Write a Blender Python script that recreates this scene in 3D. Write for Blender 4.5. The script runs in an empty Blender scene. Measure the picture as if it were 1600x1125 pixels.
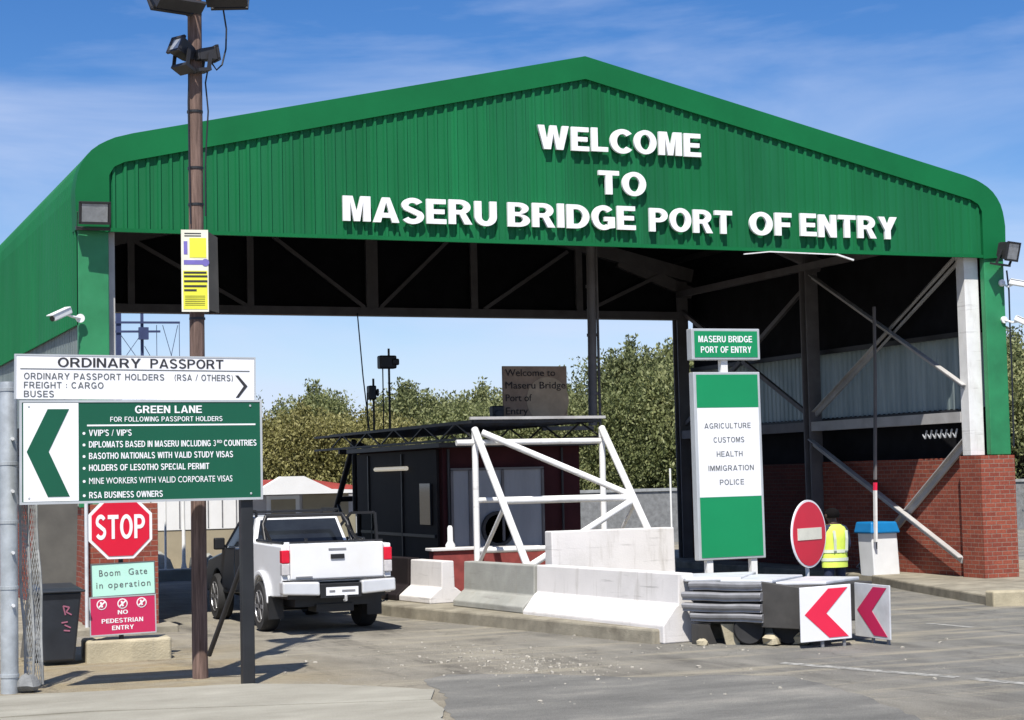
import bpy, bmesh, math, random
from mathutils import Vector, Matrix
import numpy as np
R = math.radians
C = bpy.context.scene.collection
rnd = random.Random(7)

# ------------------------------------------------------------------ materials
MATS = {}
def nodes(name):
    m = bpy.data.materials.new(name); m.use_nodes = True
    nt = m.node_tree
    return m, nt, nt.nodes, nt.links, nt.nodes['Principled BSDF']
def ramp(N, L, src, stops):
    r = N.new('ShaderNodeValToRGB')
    el = r.color_ramp.elements
    while len(el) < len(stops): el.new(0.5)
    for e, (p, c) in zip(el, stops):
        e.position = p; e.color = (*c, 1) if len(c) == 3 else c
    L.new(src, r.inputs['Fac'])
    return r.outputs['Color']
def noise(N, L, vec, scale, detail=4, rough=0.55):
    n = N.new('ShaderNodeTexNoise'); n.inputs['Scale'].default_value = scale
    n.inputs['Detail'].default_value = detail; n.inputs['Roughness'].default_value = rough
    if vec is not None: L.new(vec, n.inputs['Vector'])
    return n.outputs['Fac']
def pos(N, L, scale=(1, 1, 1)):
    g = N.new('ShaderNodeNewGeometry'); mp = N.new('ShaderNodeMapping')
    mp.inputs['Scale'].default_value = scale
    L.new(g.outputs['Position'], mp.inputs['Vector'])
    return mp.outputs['Vector']
def mixc(N, L, fac, a, b, mode='MIX'):
    m = N.new('ShaderNodeMix'); m.data_type = 'RGBA'; m.blend_type = mode
    for s, v in ((m.inputs['Factor'], fac), (m.inputs['A'], a), (m.inputs['B'], b)):
        if hasattr(v, 'links') or hasattr(v, 'is_linked'): L.new(v, s)
        elif isinstance(v, (int, float)): s.default_value = v
        else: s.default_value = (*v, 1)
    return m.outputs['Result']
def mat(name, col, rough=0.6, var=0.15, scale=3.0, metal=0.0, stretch=(1, 1, 1), bump=0.0, bscale=40, spec=0.5, grime=None):
    """base colour with a soft two-scale mottling, optional grime colour in patches"""
    m, nt, N, L, B = nodes(name)
    p = pos(N, L, stretch)
    a = [max(0, c * (1 - var)) for c in col]; b = [min(1, c * (1 + var)) for c in col]
    c1 = ramp(N, L, noise(N, L, p, scale, 6, 0.6), [(0.3, a), (0.7, b)])
    if grime:
        f = ramp(N, L, noise(N, L, p, scale * 0.55, 8, 0.65), [(0.5, (0, 0, 0)), (0.75, (0.75, 0.75, 0.75))])
        c1 = mixc(N, L, f, c1, grime)
    L.new(c1, B.inputs['Base Color'])
    B.inputs['Roughness'].default_value = rough; B.inputs['Metallic'].default_value = metal
    B.inputs['Specular IOR Level'].default_value = spec
    if bump:
        bp = N.new('ShaderNodeBump'); bp.inputs['Strength'].default_value = bump; bp.inputs['Distance'].default_value = 0.02
        L.new(noise(N, L, pos(N, L, stretch), bscale, 4), bp.inputs['Height']); L.new(bp.outputs['Normal'], B.inputs['Normal'])
    MATS[name] = m
    return m

mat('green_sheet', (0.0065, 0.130, 0.044), 0.6, 0.14, 0.8, stretch=(1, 1, 0.25), spec=0.2, grime=(0.014, 0.12, 0.058))
mat('green_trim', (0.005, 0.128, 0.040), 0.6, 0.12, 0.7, spec=0.15)
mat('green_faded', (0.02, 0.20, 0.075), 0.5, 0.2, 1.6, grime=(0.035, 0.245, 0.105))
mat('white_letter', (0.82, 0.82, 0.82), 0.5, 0.04, 2)
mat('white_paint', (0.74, 0.735, 0.72), 0.55, 0.07, 3, bump=0.1, grime=(0.58, 0.56, 0.52))
mat('white_pipe', (0.80, 0.795, 0.78), 0.45, 0.04, 3, grime=(0.66, 0.64, 0.58))
mat('steel_grey_and_shade', (0.13, 0.12, 0.122), 0.6, 0.2, 2, grime=(0.08, 0.07, 0.066))  # grey steel; also paints shade onto the pale steel inside the shed
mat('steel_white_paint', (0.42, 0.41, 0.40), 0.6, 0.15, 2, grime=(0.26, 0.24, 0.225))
mat('dark_steel', (0.022, 0.021, 0.023), 0.55, 0.25, 3)
mat('black_steel', (0.014, 0.015, 0.017), 0.5, 0.25, 3)
mat('shade_lining', (0.012, 0.012, 0.014), 0.85, 0.3, 2, spec=0.1)  # near-black colour stands in for shade on the shed's inner faces
mat('galvanised', (0.42, 0.45, 0.47), 0.45, 0.22, 5, metal=0.35, grime=(0.30, 0.33, 0.34), bump=0.06)
mat('galv_bright', (0.62, 0.63, 0.64), 0.5, 0.15, 4, metal=0.2)
mat('rail_steel', (0.27, 0.27, 0.28), 0.5, 0.2, 4, metal=0.25, grime=(0.17, 0.165, 0.16))
mat('rail_dark', (0.045, 0.042, 0.038), 0.6, 0.3, 3, grime=(0.03, 0.027, 0.025))
mat('conc_grey', (0.33, 0.33, 0.30), 0.85, 0.15, 2.2, bump=0.25, grime=(0.24, 0.25, 0.22), spec=0.2)
mat('conc_white', (0.68, 0.655, 0.635), 0.75, 0.06, 1.5, bump=0.15, grime=(0.50, 0.48, 0.45), spec=0.2)
mat('kerb_conc', (0.27, 0.245, 0.19), 0.9, 0.3, 2.5, bump=0.4, grime=(0.14, 0.12, 0.09), spec=0.15)
mat('block_conc', (0.42, 0.37, 0.26), 0.9, 0.2, 3, bump=0.4, grime=(0.30, 0.26, 0.18), spec=0.15)
mat('wood_pole', (0.17, 0.115, 0.095), 0.85, 0.45, 6, stretch=(6, 6, 0.35), bump=0.5, bscale=14, spec=0.15, grime=(0.07, 0.045, 0.04))
mat('sign_white', (0.80, 0.80, 0.815), 0.35, 0.03, 1.2)
mat('sign_dkgreen', (0.003, 0.085, 0.042), 0.35, 0.06, 1.2)
mat('sign_green', (0.003, 0.24, 0.085), 0.35, 0.05, 1.2)
mat('sign_red', (0.62, 0.008, 0.035), 0.35, 0.07, 1.5)
mat('sign_crimson', (0.50, 0.022, 0.09), 0.4, 0.07, 1.5)
mat('sign_pink', (0.78, 0.02, 0.07), 0.4, 0.05, 1.5)
mat('sign_mint', (0.46, 0.77, 0.64), 0.35, 0.05, 2, grime=(0.50, 0.80, 0.74))
mat('sign_frame', (0.50, 0.52, 0.53), 0.4, 0.08, 3, metal=0.3)
mat('letter_black', (0.022, 0.022, 0.026), 0.6, 0.05, 3)
mat('letter_grey', (0.10, 0.11, 0.115), 0.6, 0.05, 3)
mat('letter_brown', (0.02, 0.012, 0.01), 0.7, 0.05, 3)
mat('board_brown', (0.30, 0.205, 0.135), 0.8, 0.25, 3, grime=(0.18, 0.12, 0.085))
mat('board_disc', (0.42, 0.31, 0.20), 0.8, 0.2, 3)
mat('board_grey', (0.075, 0.07, 0.06), 0.85, 0.25, 2, grime=(0.05, 0.045, 0.04))
mat('bin_plastic', (0.022, 0.026, 0.034), 0.4, 0.2, 4)
mat('pink_paint', (0.33, 0.11, 0.17), 0.6, 0.1, 4)
mat('truck_white', (0.78, 0.785, 0.79), 0.22, 0.02, 2, grime=(0.70, 0.69, 0.66))
mat('truck_shade', (0.018, 0.023, 0.032), 0.25, 0.2, 2)  # shade on the white truck's cab flank, put into the colour
mat('truck_black', (0.012, 0.012, 0.013), 0.45, 0.2, 4)
mat('tyre_rubber', (0.018, 0.018, 0.019), 0.8, 0.25, 10)
mat('rim_metal', (0.50, 0.50, 0.51), 0.3, 0.08, 4, metal=0.7)
mat('chrome', (0.66, 0.66, 0.65), 0.38, 0.08, 3, metal=0.35)
mat('lamp_red', (0.62, 0.006, 0.03), 0.2, 0.1, 8)
mat('lamp_clear', (0.52, 0.50, 0.50), 0.15, 0.12, 20)
mat('maroon_wall', (0.045, 0.011, 0.013), 0.8, 0.2, 2, spec=0.2)
mat('shade_panel', (0.016, 0.011, 0.011), 0.7, 0.25, 2, spec=0.25)  # shade painted into the booth side and the far barrier
mat('window_grey', (0.26, 0.265, 0.285), 0.3, 0.15, 1.2, stretch=(3, 3, 0.4))
mat('red_brick_low', (0.22, 0.04, 0.035), 0.85, 0.25, 6)
mat('vest_lime', (0.66, 0.80, 0.10), 0.7, 0.08, 6, grime=(0.58, 0.74, 0.16))
mat('vest_silver', (0.62, 0.66, 0.52), 0.4, 0.05, 6)
mat('cloth_navy', (0.018, 0.026, 0.06), 0.9, 0.3, 8)
mat('skin', (0.07, 0.038, 0.024), 0.55, 0.1, 10)
mat('hair', (0.006, 0.005, 0.005), 0.95, 0.2, 20)
MATS['hair'].node_tree.nodes['Principled BSDF'].inputs['Specular IOR Level'].default_value = .1
mat('blue_lid', (0.005, 0.17, 0.42), 0.4, 0.08, 4)
mat('cabinet_white', (0.76, 0.77, 0.77), 0.45, 0.05, 2, grime=(0.64, 0.65, 0.64))
mat('roof_red', (0.30, 0.045, 0.035), 0.8, 0.2, 4)
mat('wall_beige', (0.36, 0.31, 0.22), 0.9, 0.1, 2)
mat('wall_lilac', (0.55, 0.54, 0.56), 0.9, 0.08, 2)
mat('yellow_paper', (0.72, 0.70, 0.05), 0.7, 0.1, 5)
mat('cream_paper', (0.72, 0.70, 0.58), 0.7, 0.08, 6)
mat('purple_ink', (0.16, 0.13, 0.42), 0.7, 0.15, 6)
mat('gantry_blue', (0.035, 0.05, 0.12), 0.5, 0.15, 3)
mat('stone', (0.20, 0.205, 0.205), 0.9, 0.3, 6, bump=0.5)
mat('cable_black', (0.010, 0.012, 0.018), 0.5, 0.1, 4)
mat('gravel_stone', (0.40, 0.37, 0.31), 0.9, 0.45, 9)
mat('bark', (0.10, 0.075, 0.055), 0.9, 0.3, 8)
mat('net_grey', (0.30, 0.31, 0.31), 0.7, 0.2, 6)
mat('lens_dark', (0.02, 0.022, 0.025), 0.12, 0.1, 4)
mat('lens_silver', (0.42, 0.44, 0.46), 0.15, 0.2, 9, metal=0.5)
mat('bollard_white', (0.78, 0.78, 0.76), 0.5, 0.05, 4)
mat('tube_cover', (0.80, 0.76, 0.66), 0.4, 0.04, 4)

def sheet_tint(name):
    m = MATS[name]; nt = m.node_tree; N, L = nt.nodes, nt.links; B = N['Principled BSDF']
    src = B.inputs['Base Color'].links[0].from_socket
    g = N.new('ShaderNodeNewGeometry'); s_ = N.new('ShaderNodeSeparateXYZ'); L.new(g.outputs['Position'], s_.inputs[0])
    d = N.new('ShaderNodeMath'); d.operation = 'DIVIDE'; d.inputs[1].default_value = .744; L.new(s_.outputs['X'], d.inputs[0])
    f = N.new('ShaderNodeMath'); f.operation = 'FLOOR'; L.new(d.outputs[0], f.inputs[0])
    w_ = N.new('ShaderNodeTexWhiteNoise'); w_.noise_dimensions = '1D'; L.new(f.outputs[0], w_.inputs['W'])
    tint = ramp(N, L, w_.outputs['Value'], [(0, (.92, .92, .92)), (1, (1.07, 1.07, 1.07))])
    fr = N.new('ShaderNodeMath'); fr.operation = 'FRACT'; L.new(d.outputs[0], fr.inputs[0])
    lap = ramp(N, L, fr.outputs[0], [(0.0, (.72, .72, .72)), (0.03, (1, 1, 1))])
    st = ramp(N, L, noise(N, L, pos(N, L, (5, 5, .12)), 1.0, 5), [(.35, (.94, .94, .94)), (.65, (1.05, 1.05, 1.05))])
    c = mixc(N, L, 1.0, src, tint, 'MULTIPLY'); c = mixc(N, L, 1.0, c, lap, 'MULTIPLY'); c = mixc(N, L, 1.0, c, st, 'MULTIPLY'); L.new(c, B.inputs['Base Color'])
    return
_src = MATS['green_sheet']
mat('green_gable', (0.0065, 0.130, 0.044), 0.6, 0.14, 0.8, stretch=(1, 1, 0.25), spec=0.2, grime=(0.014, 0.12, 0.058)); sheet_tint('green_gable')
def brick(name, c1, c2, mortar, dirt):
    m, nt, N, L, B = nodes(name)
    g = N.new('ShaderNodeNewGeometry'); s = N.new('ShaderNodeSeparateXYZ'); L.new(g.outputs['Position'], s.inputs[0])
    ad = N.new('ShaderNodeMath'); ad.operation = 'ADD'; L.new(s.outputs['X'], ad.inputs[0]); L.new(s.outputs['Y'], ad.inputs[1])
    cb = N.new('ShaderNodeCombineXYZ'); L.new(ad.outputs[0], cb.inputs[0]); L.new(s.outputs['Z'], cb.inputs[1])
    t = N.new('ShaderNodeTexBrick'); L.new(cb.outputs[0], t.inputs['Vector'])
    t.inputs['Scale'].default_value = 1.0; t.inputs['Brick Width'].default_value = 0.232; t.inputs['Row Height'].default_value = 0.0855
    t.inputs['Mortar Size'].default_value = 0.008; t.inputs['Mortar Smooth'].default_value = 0.3; t.inputs['Bias'].default_value = -0.1
    t.inputs['Color1'].default_value = (*c1, 1); t.inputs['Color2'].default_value = (*c2, 1); t.inputs['Mortar'].default_value = (*mortar, 1)
    f = ramp(N, L, noise(N, L, g.outputs['Position'], 1.6, 7), [(0.45, (0, 0, 0)), (0.8, (0.7, 0.7, 0.7))])
    col = mixc(N, L, f, t.outputs['Color'], dirt)
    sp = ramp(N, L, noise(N, L, g.outputs['Position'], 22, 3), [(0.3, (0.72, 0.72, 0.72)), (0.7, (1.15, 1.15, 1.15))])
    col = mixc(N, L, 0.8, col, sp, 'MULTIPLY')
    L.new(col, B.inputs['Base Color']); B.inputs['Roughness'].default_value = 0.9; B.inputs['Specular IOR Level'].default_value = 0.2
    bp = N.new('ShaderNodeBump'); bp.inputs['Strength'].default_value = 0.6; bp.inputs['Distance'].default_value = 0.012; bp.invert = True
    L.new(t.outputs['Fac'], bp.inputs['Height']); L.new(bp.outputs['Normal'], B.inputs['Normal'])
    MATS[name] = m
def scuffed(name):
    m = MATS[name]; nt = m.node_tree; N, L = nt.nodes, nt.links; B = N['Principled BSDF']
    src = B.inputs['Base Color'].links[0].from_socket
    f1 = ramp(N, L, noise(N, L, pos(N, L, (.7, .45, 7)), 1.6, 6, .6), [(.60, (0, 0, 0)), (.72, (.5, .5, .5))])
    f2 = ramp(N, L, noise(N, L, pos(N, L, (4, 4, .5)), 1.7, 6, .65), [(.56, (0, 0, 0)), (.75, (.42, .42, .42))])
    c = mixc(N, L, f1, src, (.16, .15, .14)); c = mixc(N, L, f2, c, (.30, .27, .22)); L.new(c, B.inputs['Base Color'])
for _n in ('conc_white', 'conc_grey', 'block_conc', 'white_pipe', 'white_paint'): scuffed(_n)
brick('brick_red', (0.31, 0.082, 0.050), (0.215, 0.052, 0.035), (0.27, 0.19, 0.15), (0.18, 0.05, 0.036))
brick('brick_shade', (0.12, 0.032, 0.024), (0.09, 0.025, 0.02), (0.09, 0.065, 0.055), (0.07, 0.022, 0.018))  # the red brick recoloured darker to carry the shade inside the shed

def translucent_sheet():
    m, nt, N, L, B = nodes('fibreglass')
    p = pos(N, L, (1, 1.4, 0.15))
    col = ramp(N, L, noise(N, L, p, 2.2, 6), [(0.3, (0.20, 0.25, 0.25)), (0.7, (0.33, 0.385, 0.38))])
    tr = N.new('ShaderNodeBsdfTranslucent'); L.new(col, tr.inputs['Color'])
    L.new(col, B.inputs['Base Color']); B.inputs['Roughness'].default_value = 0.6
    mx = N.new('ShaderNodeMixShader'); mx.inputs[0].default_value = 0.42
    L.new(B.outputs[0], mx.inputs[1]); L.new(tr.outputs[0], mx.inputs[2])
    L.new(mx.outputs[0], N['Material Output'].inputs['Surface'])
    MATS['fibreglass'] = m
translucent_sheet()

_m = MATS['tube_cover'].node_tree.nodes['Principled BSDF']; _m.inputs['Emission Color'].default_value = (1, .9, .72, 1); _m.inputs['Emission Strength'].default_value = 0.28
def glass_mat():
    m, nt, N, L, B = nodes('window_glass')
    L.new(ramp(N, L, noise(N, L, pos(N, L), 2), [(0.3, (0.012, 0.014, 0.018)), (0.7, (0.025, 0.03, 0.036))]), B.inputs['Base Color'])
    B.inputs['Roughness'].default_value = 0.06
    MATS['window_glass'] = m
    m, nt, N, L, B = nodes('window_glass_clear')
    B.inputs['Base Color'].default_value = (0.55, 0.62, 0.62, 1); B.inputs['Roughness'].default_value = 0.03
    B.inputs['Transmission Weight'].default_value = 1.0; B.inputs['IOR'].default_value = 1.05
    MATS['window_glass_clear'] = m
glass_mat()

def leaf_mat(name, dark, mid, light):
    m, nt, N, L, B = nodes(name)
    g = N.new('ShaderNodeNewGeometry'); oi = N.new('ShaderNodeObjectInfo')
    tc = N.new('ShaderNodeTexCoord')
    nz = noise(N, L, tc.outputs['Object'], 1.1, 3)
    a = N.new('ShaderNodeMath'); a.operation = 'MULTIPLY'; a.inputs[1].default_value = 0.45; L.new(g.outputs['Random Per Island'], a.inputs[0])
    b = N.new('ShaderNodeMath'); b.operation = 'MULTIPLY_ADD'; b.inputs[1].default_value = 0.75; L.new(nz, b.inputs[0]); L.new(a.outputs[0], b.inputs[2])
    c = N.new('ShaderNodeMath'); c.operation = 'MULTIPLY_ADD'; c.inputs[1].default_value = 0.22; L.new(oi.outputs['Random'], c.inputs[0]); L.new(b.outputs[0], c.inputs[2])
    col = ramp(N, L, c.outputs[0], [(0.25, dark), (0.62, mid), (1.0, light)])
    L.new(col, B.inputs['Base Color']); B.inputs['Roughness'].default_value = 0.55; B.inputs['Specular IOR Level'].default_value = 0.3
    tr = N.new('ShaderNodeBsdfTranslucent'); L.new(col, tr.inputs['Color'])
    mx = N.new('ShaderNodeMixShader'); mx.inputs[0].default_value = 0.25
    L.new(B.outputs[0], mx.inputs[1]); L.new(tr.outputs[0], mx.inputs[2])
    L.new(mx.outputs[0], N['Material Output'].inputs['Surface'])
    MATS[name] = m
leaf_mat('leaf_green', (0.07, 0.09, 0.032), (0.165, 0.19, 0.072), (0.30, 0.31, 0.14))
leaf_mat('leaf_yellow', (0.085, 0.088, 0.026), (0.24, 0.225, 0.075), (0.44, 0.41, 0.19))
leaf_mat('leaf_dry', (0.065, 0.082, 0.033), (0.15, 0.172, 0.07), (0.27, 0.285, 0.13))

def ground_mats():
    m, nt, N, L, B = nodes('asphalt')
    g = N.new('ShaderNodeNewGeometry'); P = g.outputs['Position']
    fine = noise(N, L, P, 60, 4, 0.7)
    mid = noise(N, L, pos(N, L, (1, 0.35, 1)), 1.3, 8, 0.65)
    big = noise(N, L, pos(N, L, (0.5, 0.22, 1)), 0.55, 5)
    base = ramp(N, L, mid, [(0.30, (0.20, 0.182, 0.148)), (0.5, (0.295, 0.27, 0.22)), (0.70, (0.385, 0.352, 0.285))])
    grey = ramp(N, L, mid, [(0.32, (0.15, 0.146, 0.132)), (0.68, (0.285, 0.275, 0.245))])
    s = N.new('ShaderNodeSeparateXYZ'); L.new(P, s.inputs[0])
    # sand and dust gather near the sign posts (low x) ; cleaner grey asphalt in front of the island and to the right
    mr = N.new('ShaderNodeMapRange'); mr.inputs['From Min'].default_value = 8.0; mr.inputs['From Max'].default_value = 13.0
    L.new(s.outputs['X'], mr.inputs['Value'])
    ad = N.new('ShaderNodeMath'); ad.operation = 'MULTIPLY_ADD'; ad.inputs[1].default_value = 0.9; ad.inputs[2].default_value = -0.45
    L.new(big, ad.inputs[0])
    sm = N.new('ShaderNodeMath'); sm.operation = 'ADD'; sm.use_clamp = True
    L.new(mr.outputs[0], sm.inputs[0]); L.new(ad.outputs[0], sm.inputs[1])
    col = mixc(N, L, sm.outputs[0], base, grey)
    mr2 = N.new('ShaderNodeMapRange'); mr2.inputs['From Min'].default_value = 7.2; mr2.inputs['From Max'].default_value = 5.2
    L.new(s.outputs['X'], mr2.inputs['Value'])
    mrY = N.new('ShaderNodeMapRange'); mrY.inputs['From Min'].default_value = 28.5; mrY.inputs['From Max'].default_value = 26.0
    L.new(s.outputs['Y'], mrY.inputs['Value'])
    mu = N.new('ShaderNodeMath'); mu.operation = 'MULTIPLY'; L.new(mr2.outputs[0], mu.inputs[0]); L.new(mrY.outputs[0], mu.inputs[1])
    nb = ramp(N, L, noise(N, L, P, 1.0, 6), [(0.3, (0.25, 0.25, 0.25)), (0.6, (1, 1, 1))])
    mu2 = N.new('ShaderNodeMath'); mu2.operation = 'MULTIPLY'; L.new(mu.outputs[0], mu2.inputs[0]); L.new(nb, mu2.inputs[1])
    sand = ramp(N, L, noise(N, L, P, 5, 6), [(0.3, (0.31, 0.25, 0.15)), (0.7, (0.42, 0.345, 0.215))])
    col = mixc(N, L, mu2.outputs[0], col, sand)
    ol = ramp(N, L, noise(N, L, pos(N, L, (1.3, .16, 1)), 1.4, 6, .6), [(.56, (1, 1, 1)), (.72, (.55, .55, .56))])
    col = mixc(N, L, 1.0, col, ol, 'MULTIPLY')
    # thin streaks of drifted sand along the lane on the right and gravel flecks
    st = ramp(N, L, noise(N, L, pos(N, L, (0.22, 1.5, 1)), 1.1, 7, 0.7), [(0.50, (0, 0, 0)), (0.64, (0.8, 0.8, 0.8))])
    col = mixc(N, L, st, col, (0.40, 0.36, 0.275))
    v = N.new('ShaderNodeTexVoronoi'); v.inputs['Scale'].default_value = 17; L.new(P, v.inputs['Vector'])
    fl = ramp(N, L, v.outputs['Distance'], [(0.10, (1, 1, 1)), (0.20, (0, 0, 0))])
    flm = ramp(N, L, noise(N, L, P, 0.9, 5), [(0.50, (0, 0, 0)), (0.60, (0.85, 0.85, 0.85))])
    fm = mixc(N, L, 1.0, fl, flm, 'MULTIPLY')
    col = mixc(N, L, fm, col, (0.46, 0.43, 0.38))
    gr = ramp(N, L, fine, [(0.35, (0.5, 0.5, 0.5)), (0.65, (1.35, 1.35, 1.35))])
    col = mixc(N, L, 0.7, col, gr, 'MULTIPLY')
    # cracks
    vc = N.new('ShaderNodeTexVoronoi'); vc.feature = 'DISTANCE_TO_EDGE'; vc.inputs['Scale'].default_value = 0.55
    ds = N.new('ShaderNodeVectorMath'); ds.operation = 'ADD'; nn = N.new('ShaderNodeTexNoise'); nn.inputs['Scale'].default_value = 1.5; nn.inputs['Detail'].default_value = 5
    L.new(P, nn.inputs['Vector']); L.new(P, ds.inputs[0]); L.new(nn.outputs['Color'], ds.inputs[1]); L.new(ds.outputs[0], vc.inputs['Vector'])
    ck = ramp(N, L, vc.outputs['Distance'], [(0.003, (0.78, 0.78, 0.78)), (0.010, (1, 1, 1))])
    col = mixc(N, L, 1.0, col, ck, 'MULTIPLY')
    L.new(col, B.inputs['Base Color']); B.inputs['Roughness'].default_value = 0.9; B.inputs['Specular IOR Level'].default_value = 0.2
    bp = N.new('ShaderNodeBump'); bp.inputs['Strength'].default_value = 0.9; bp.inputs['Distance'].default_value = 0.03
    L.new(fine, bp.inputs['Height']); L.new(bp.outputs['Normal'], B.inputs['Normal'])
    MATS['asphalt'] = m
    m, nt, N, L, B = nodes('apron_concrete')
    g = N.new('ShaderNodeNewGeometry'); P = g.outputs['Position']
    c = ramp(N, L, noise(N, L, pos(N, L, (0.6, 1, 1)), 1.2, 8, 0.62), [(0.28, (0.235, 0.22, 0.18)), (0.55, (0.31, 0.295, 0.245)), (0.75, (0.385, 0.365, 0.305))])
    f = ramp(N, L, noise(N, L, P, 55, 3), [(0.3, (0.86, 0.86, 0.86)), (0.7, (1.12, 1.12, 1.12))])
    c = mixc(N, L, 0.8, c, f, 'MULTIPLY')
    w = ramp(N, L, noise(N, L, pos(N, L, (0.3, 2.5, 1)), 0.9, 6), [(0.58, (1, 1, 1)), (0.75, (0.78, 0.77, 0.74))])
    c = mixc(N, L, 1.0, c, w, 'MULTIPLY')
    L.new(c, B.inputs['Base Color']); B.inputs['Roughness'].default_value = 0.9; B.inputs['Specular IOR Level'].default_value = 0.2
    bp = N.new('ShaderNodeBump'); bp.inputs['Strength'].default_value = 0.3; bp.inputs['Distance'].default_value = 0.01
    L.new(noise(N, L, P, 45, 5), bp.inputs['Height']); L.new(bp.outputs['Normal'], B.inputs['Normal'])
    MATS['apron_concrete'] = m
    m, nt, N, L, B = nodes('asphalt_patch')
    g = N.new('ShaderNodeNewGeometry'); P = g.outputs['Position']
    c = ramp(N, L, noise(N, L, pos(N, L, (.5, 1, 1)), 1.1, 8, .65), [(.30, (.12, .117, .108)), (.52, (.185, .18, .163)), (.72, (.29, .275, .24))])
    f = ramp(N, L, noise(N, L, P, 70, 4, .7), [(.35, (.6, .6, .6)), (.65, (1.3, 1.3, 1.3))])
    c = mixc(N, L, .8, c, f, 'MULTIPLY'); L.new(c, B.inputs['Base Color']); B.inputs['Roughness'].default_value = .9; B.inputs['Specular IOR Level'].default_value = .2
    bp = N.new('ShaderNodeBump'); bp.inputs['Strength'].default_value = .8; bp.inputs['Distance'].default_value = .02
    L.new(noise(N, L, P, 60, 4), bp.inputs['Height']); L.new(bp.outputs['Normal'], B.inputs['Normal'])
    MATS['asphalt_patch'] = m
    m, nt, N, L, B = nodes('road_paint')
    f = ramp(N, L, noise(N, L, pos(N, L), 7, 8, 0.75), [(0.42, (0.16, 0.155, 0.135)), (0.66, (0.48, 0.47, 0.43))])
    L.new(f, B.inputs['Base Color']); B.inputs['Roughness'].default_value = 0.8
    MATS['road_paint'] = m
ground_mats()

# ------------------------------------------------------------------ geometry helpers
BASE = {}
class MB:
    def __init__(s, T=None): s.b = bmesh.new(); s.T = T or Matrix.Identity(4); s.mi = 0
    def _v(s, co): return s.b.verts.new(s.T @ Vector(co))
    def _f(s, vs):
        try:
            f = s.b.faces.new(vs); f.material_index = s.mi; return f
        except ValueError: return None
    def hull8(s, p):   # 8 corner points: bottom loop then top loop
        v = [s._v(q) for q in p]
        for q in ((3, 2, 1, 0), (4, 5, 6, 7), (0, 1, 5, 4), (1, 2, 6, 5), (2, 3, 7, 6), (3, 0, 4, 7)): s._f([v[i] for i in q])
    def box(s, lo, hi):
        (a, b, c), (d, e, f) = lo, hi
        s.hull8([(a, b, c), (d, b, c), (d, e, c), (a, e, c), (a, b, f), (d, b, f), (d, e, f), (a, e, f)])
        return s
    def bar(s, p, q, w, h=None, up=(0, 0, 1)):
        p, q = Vector(p), Vector(q); h = h or w; d = (q - p).normalized(); u = Vector(up)
        if abs(d.dot(u)) > 0.98: u = Vector((0, 1, 0))
        r = d.cross(u).normalized(); u = r.cross(d)
        a = [r * x * w / 2 + u * z * h / 2 for x, z in ((-1, -1), (1, -1), (1, 1), (-1, 1))]
        s.hull8([p + a[0], p + a[1], p + a[2], p + a[3], q + a[0], q + a[1], q + a[2], q + a[3]]); return s
    def tube(s, pts, r, n=12, cap=True):
        pts = [Vector(p) for p in pts]; rs = r if isinstance(r, (list, tuple)) else [r] * len(pts)
        d0 = (pts[1] - pts[0]).normalized(); u = Vector((0, 0, 1)) if abs(d0.z) < 0.95 else Vector((0, 1, 0))
        rings = []
        for i, p in enumerate(pts):
            d = (pts[min(i + 1, len(pts) - 1)] - pts[max(i - 1, 0)]).normalized()
            a = d.cross(u)
            if a.length < 1e-4: a = d.cross(Vector((1, 0, 0)))
            a.normalize(); c = a.cross(d).normalized(); u = c
            rings.append([s._v(p + (a * math.cos(2 * math.pi * k / n) + c * math.sin(2 * math.pi * k / n)) * rs[i]) for k in range(n)])
        for A, Bq in zip(rings, rings[1:]):
            for k in range(n): s._f([A[k], A[(k + 1) % n], Bq[(k + 1) % n], Bq[k]])
        if cap: s._f(rings[0][::-1]); s._f(rings[-1])
        return s
    def lathe(s, prof, n=24, c=(0, 0, 0), axis='Z'):
        rings = []
        for r, h in prof:
            ring = []
            for k in range(n):
                a = 2 * math.pi * k / n; x, y = r * math.cos(a), r * math.sin(a)
                q = (x, y, h) if axis == 'Z' else ((h, x, y) if axis == 'X' else (x, h, y))
                ring.append(s._v((q[0] + c[0], q[1] + c[1], q[2] + c[2])))
            rings.append(ring)
        for A, Bq in zip(rings, rings[1:]):
            for k in range(n): s._f([A[k], A[(k + 1) % n], Bq[(k + 1) % n], Bq[k]])
        s._f(rings[0][::-1]); s._f(rings[-1]); return s
    def prism(s, poly, a0, a1, axis='Y'):
        """poly in the two other axes (order x,y,z minus axis) pushed from a0 to a1"""
        def P(u, v, a): return {'Y': (u, a, v), 'X': (a, u, v), 'Z': (u, v, a)}[axis]
        A = [s._v(P(u, v, a0)) for u, v in poly]; Bq = [s._v(P(u, v, a1)) for u, v in poly]
        n = len(poly)
        for k in range(n): s._f([A[k], A[(k + 1) % n], Bq[(k + 1) % n], Bq[k]])
        s._f(A[::-1]); s._f(Bq); return s
    def quad(s, *p): s._f([s._v(q) for q in p]); return s
    def build(s, name, m, parent=None, smooth=False, bevel=0, seg=2, sub=False):
        bmesh.ops.recalc_face_normals(s.b, faces=s.b.faces[:])
        me = bpy.data.meshes.new(name); s.b.to_mesh(me); s.b.free()
        return link(name, me, m, parent, smooth, bevel, seg)
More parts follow.
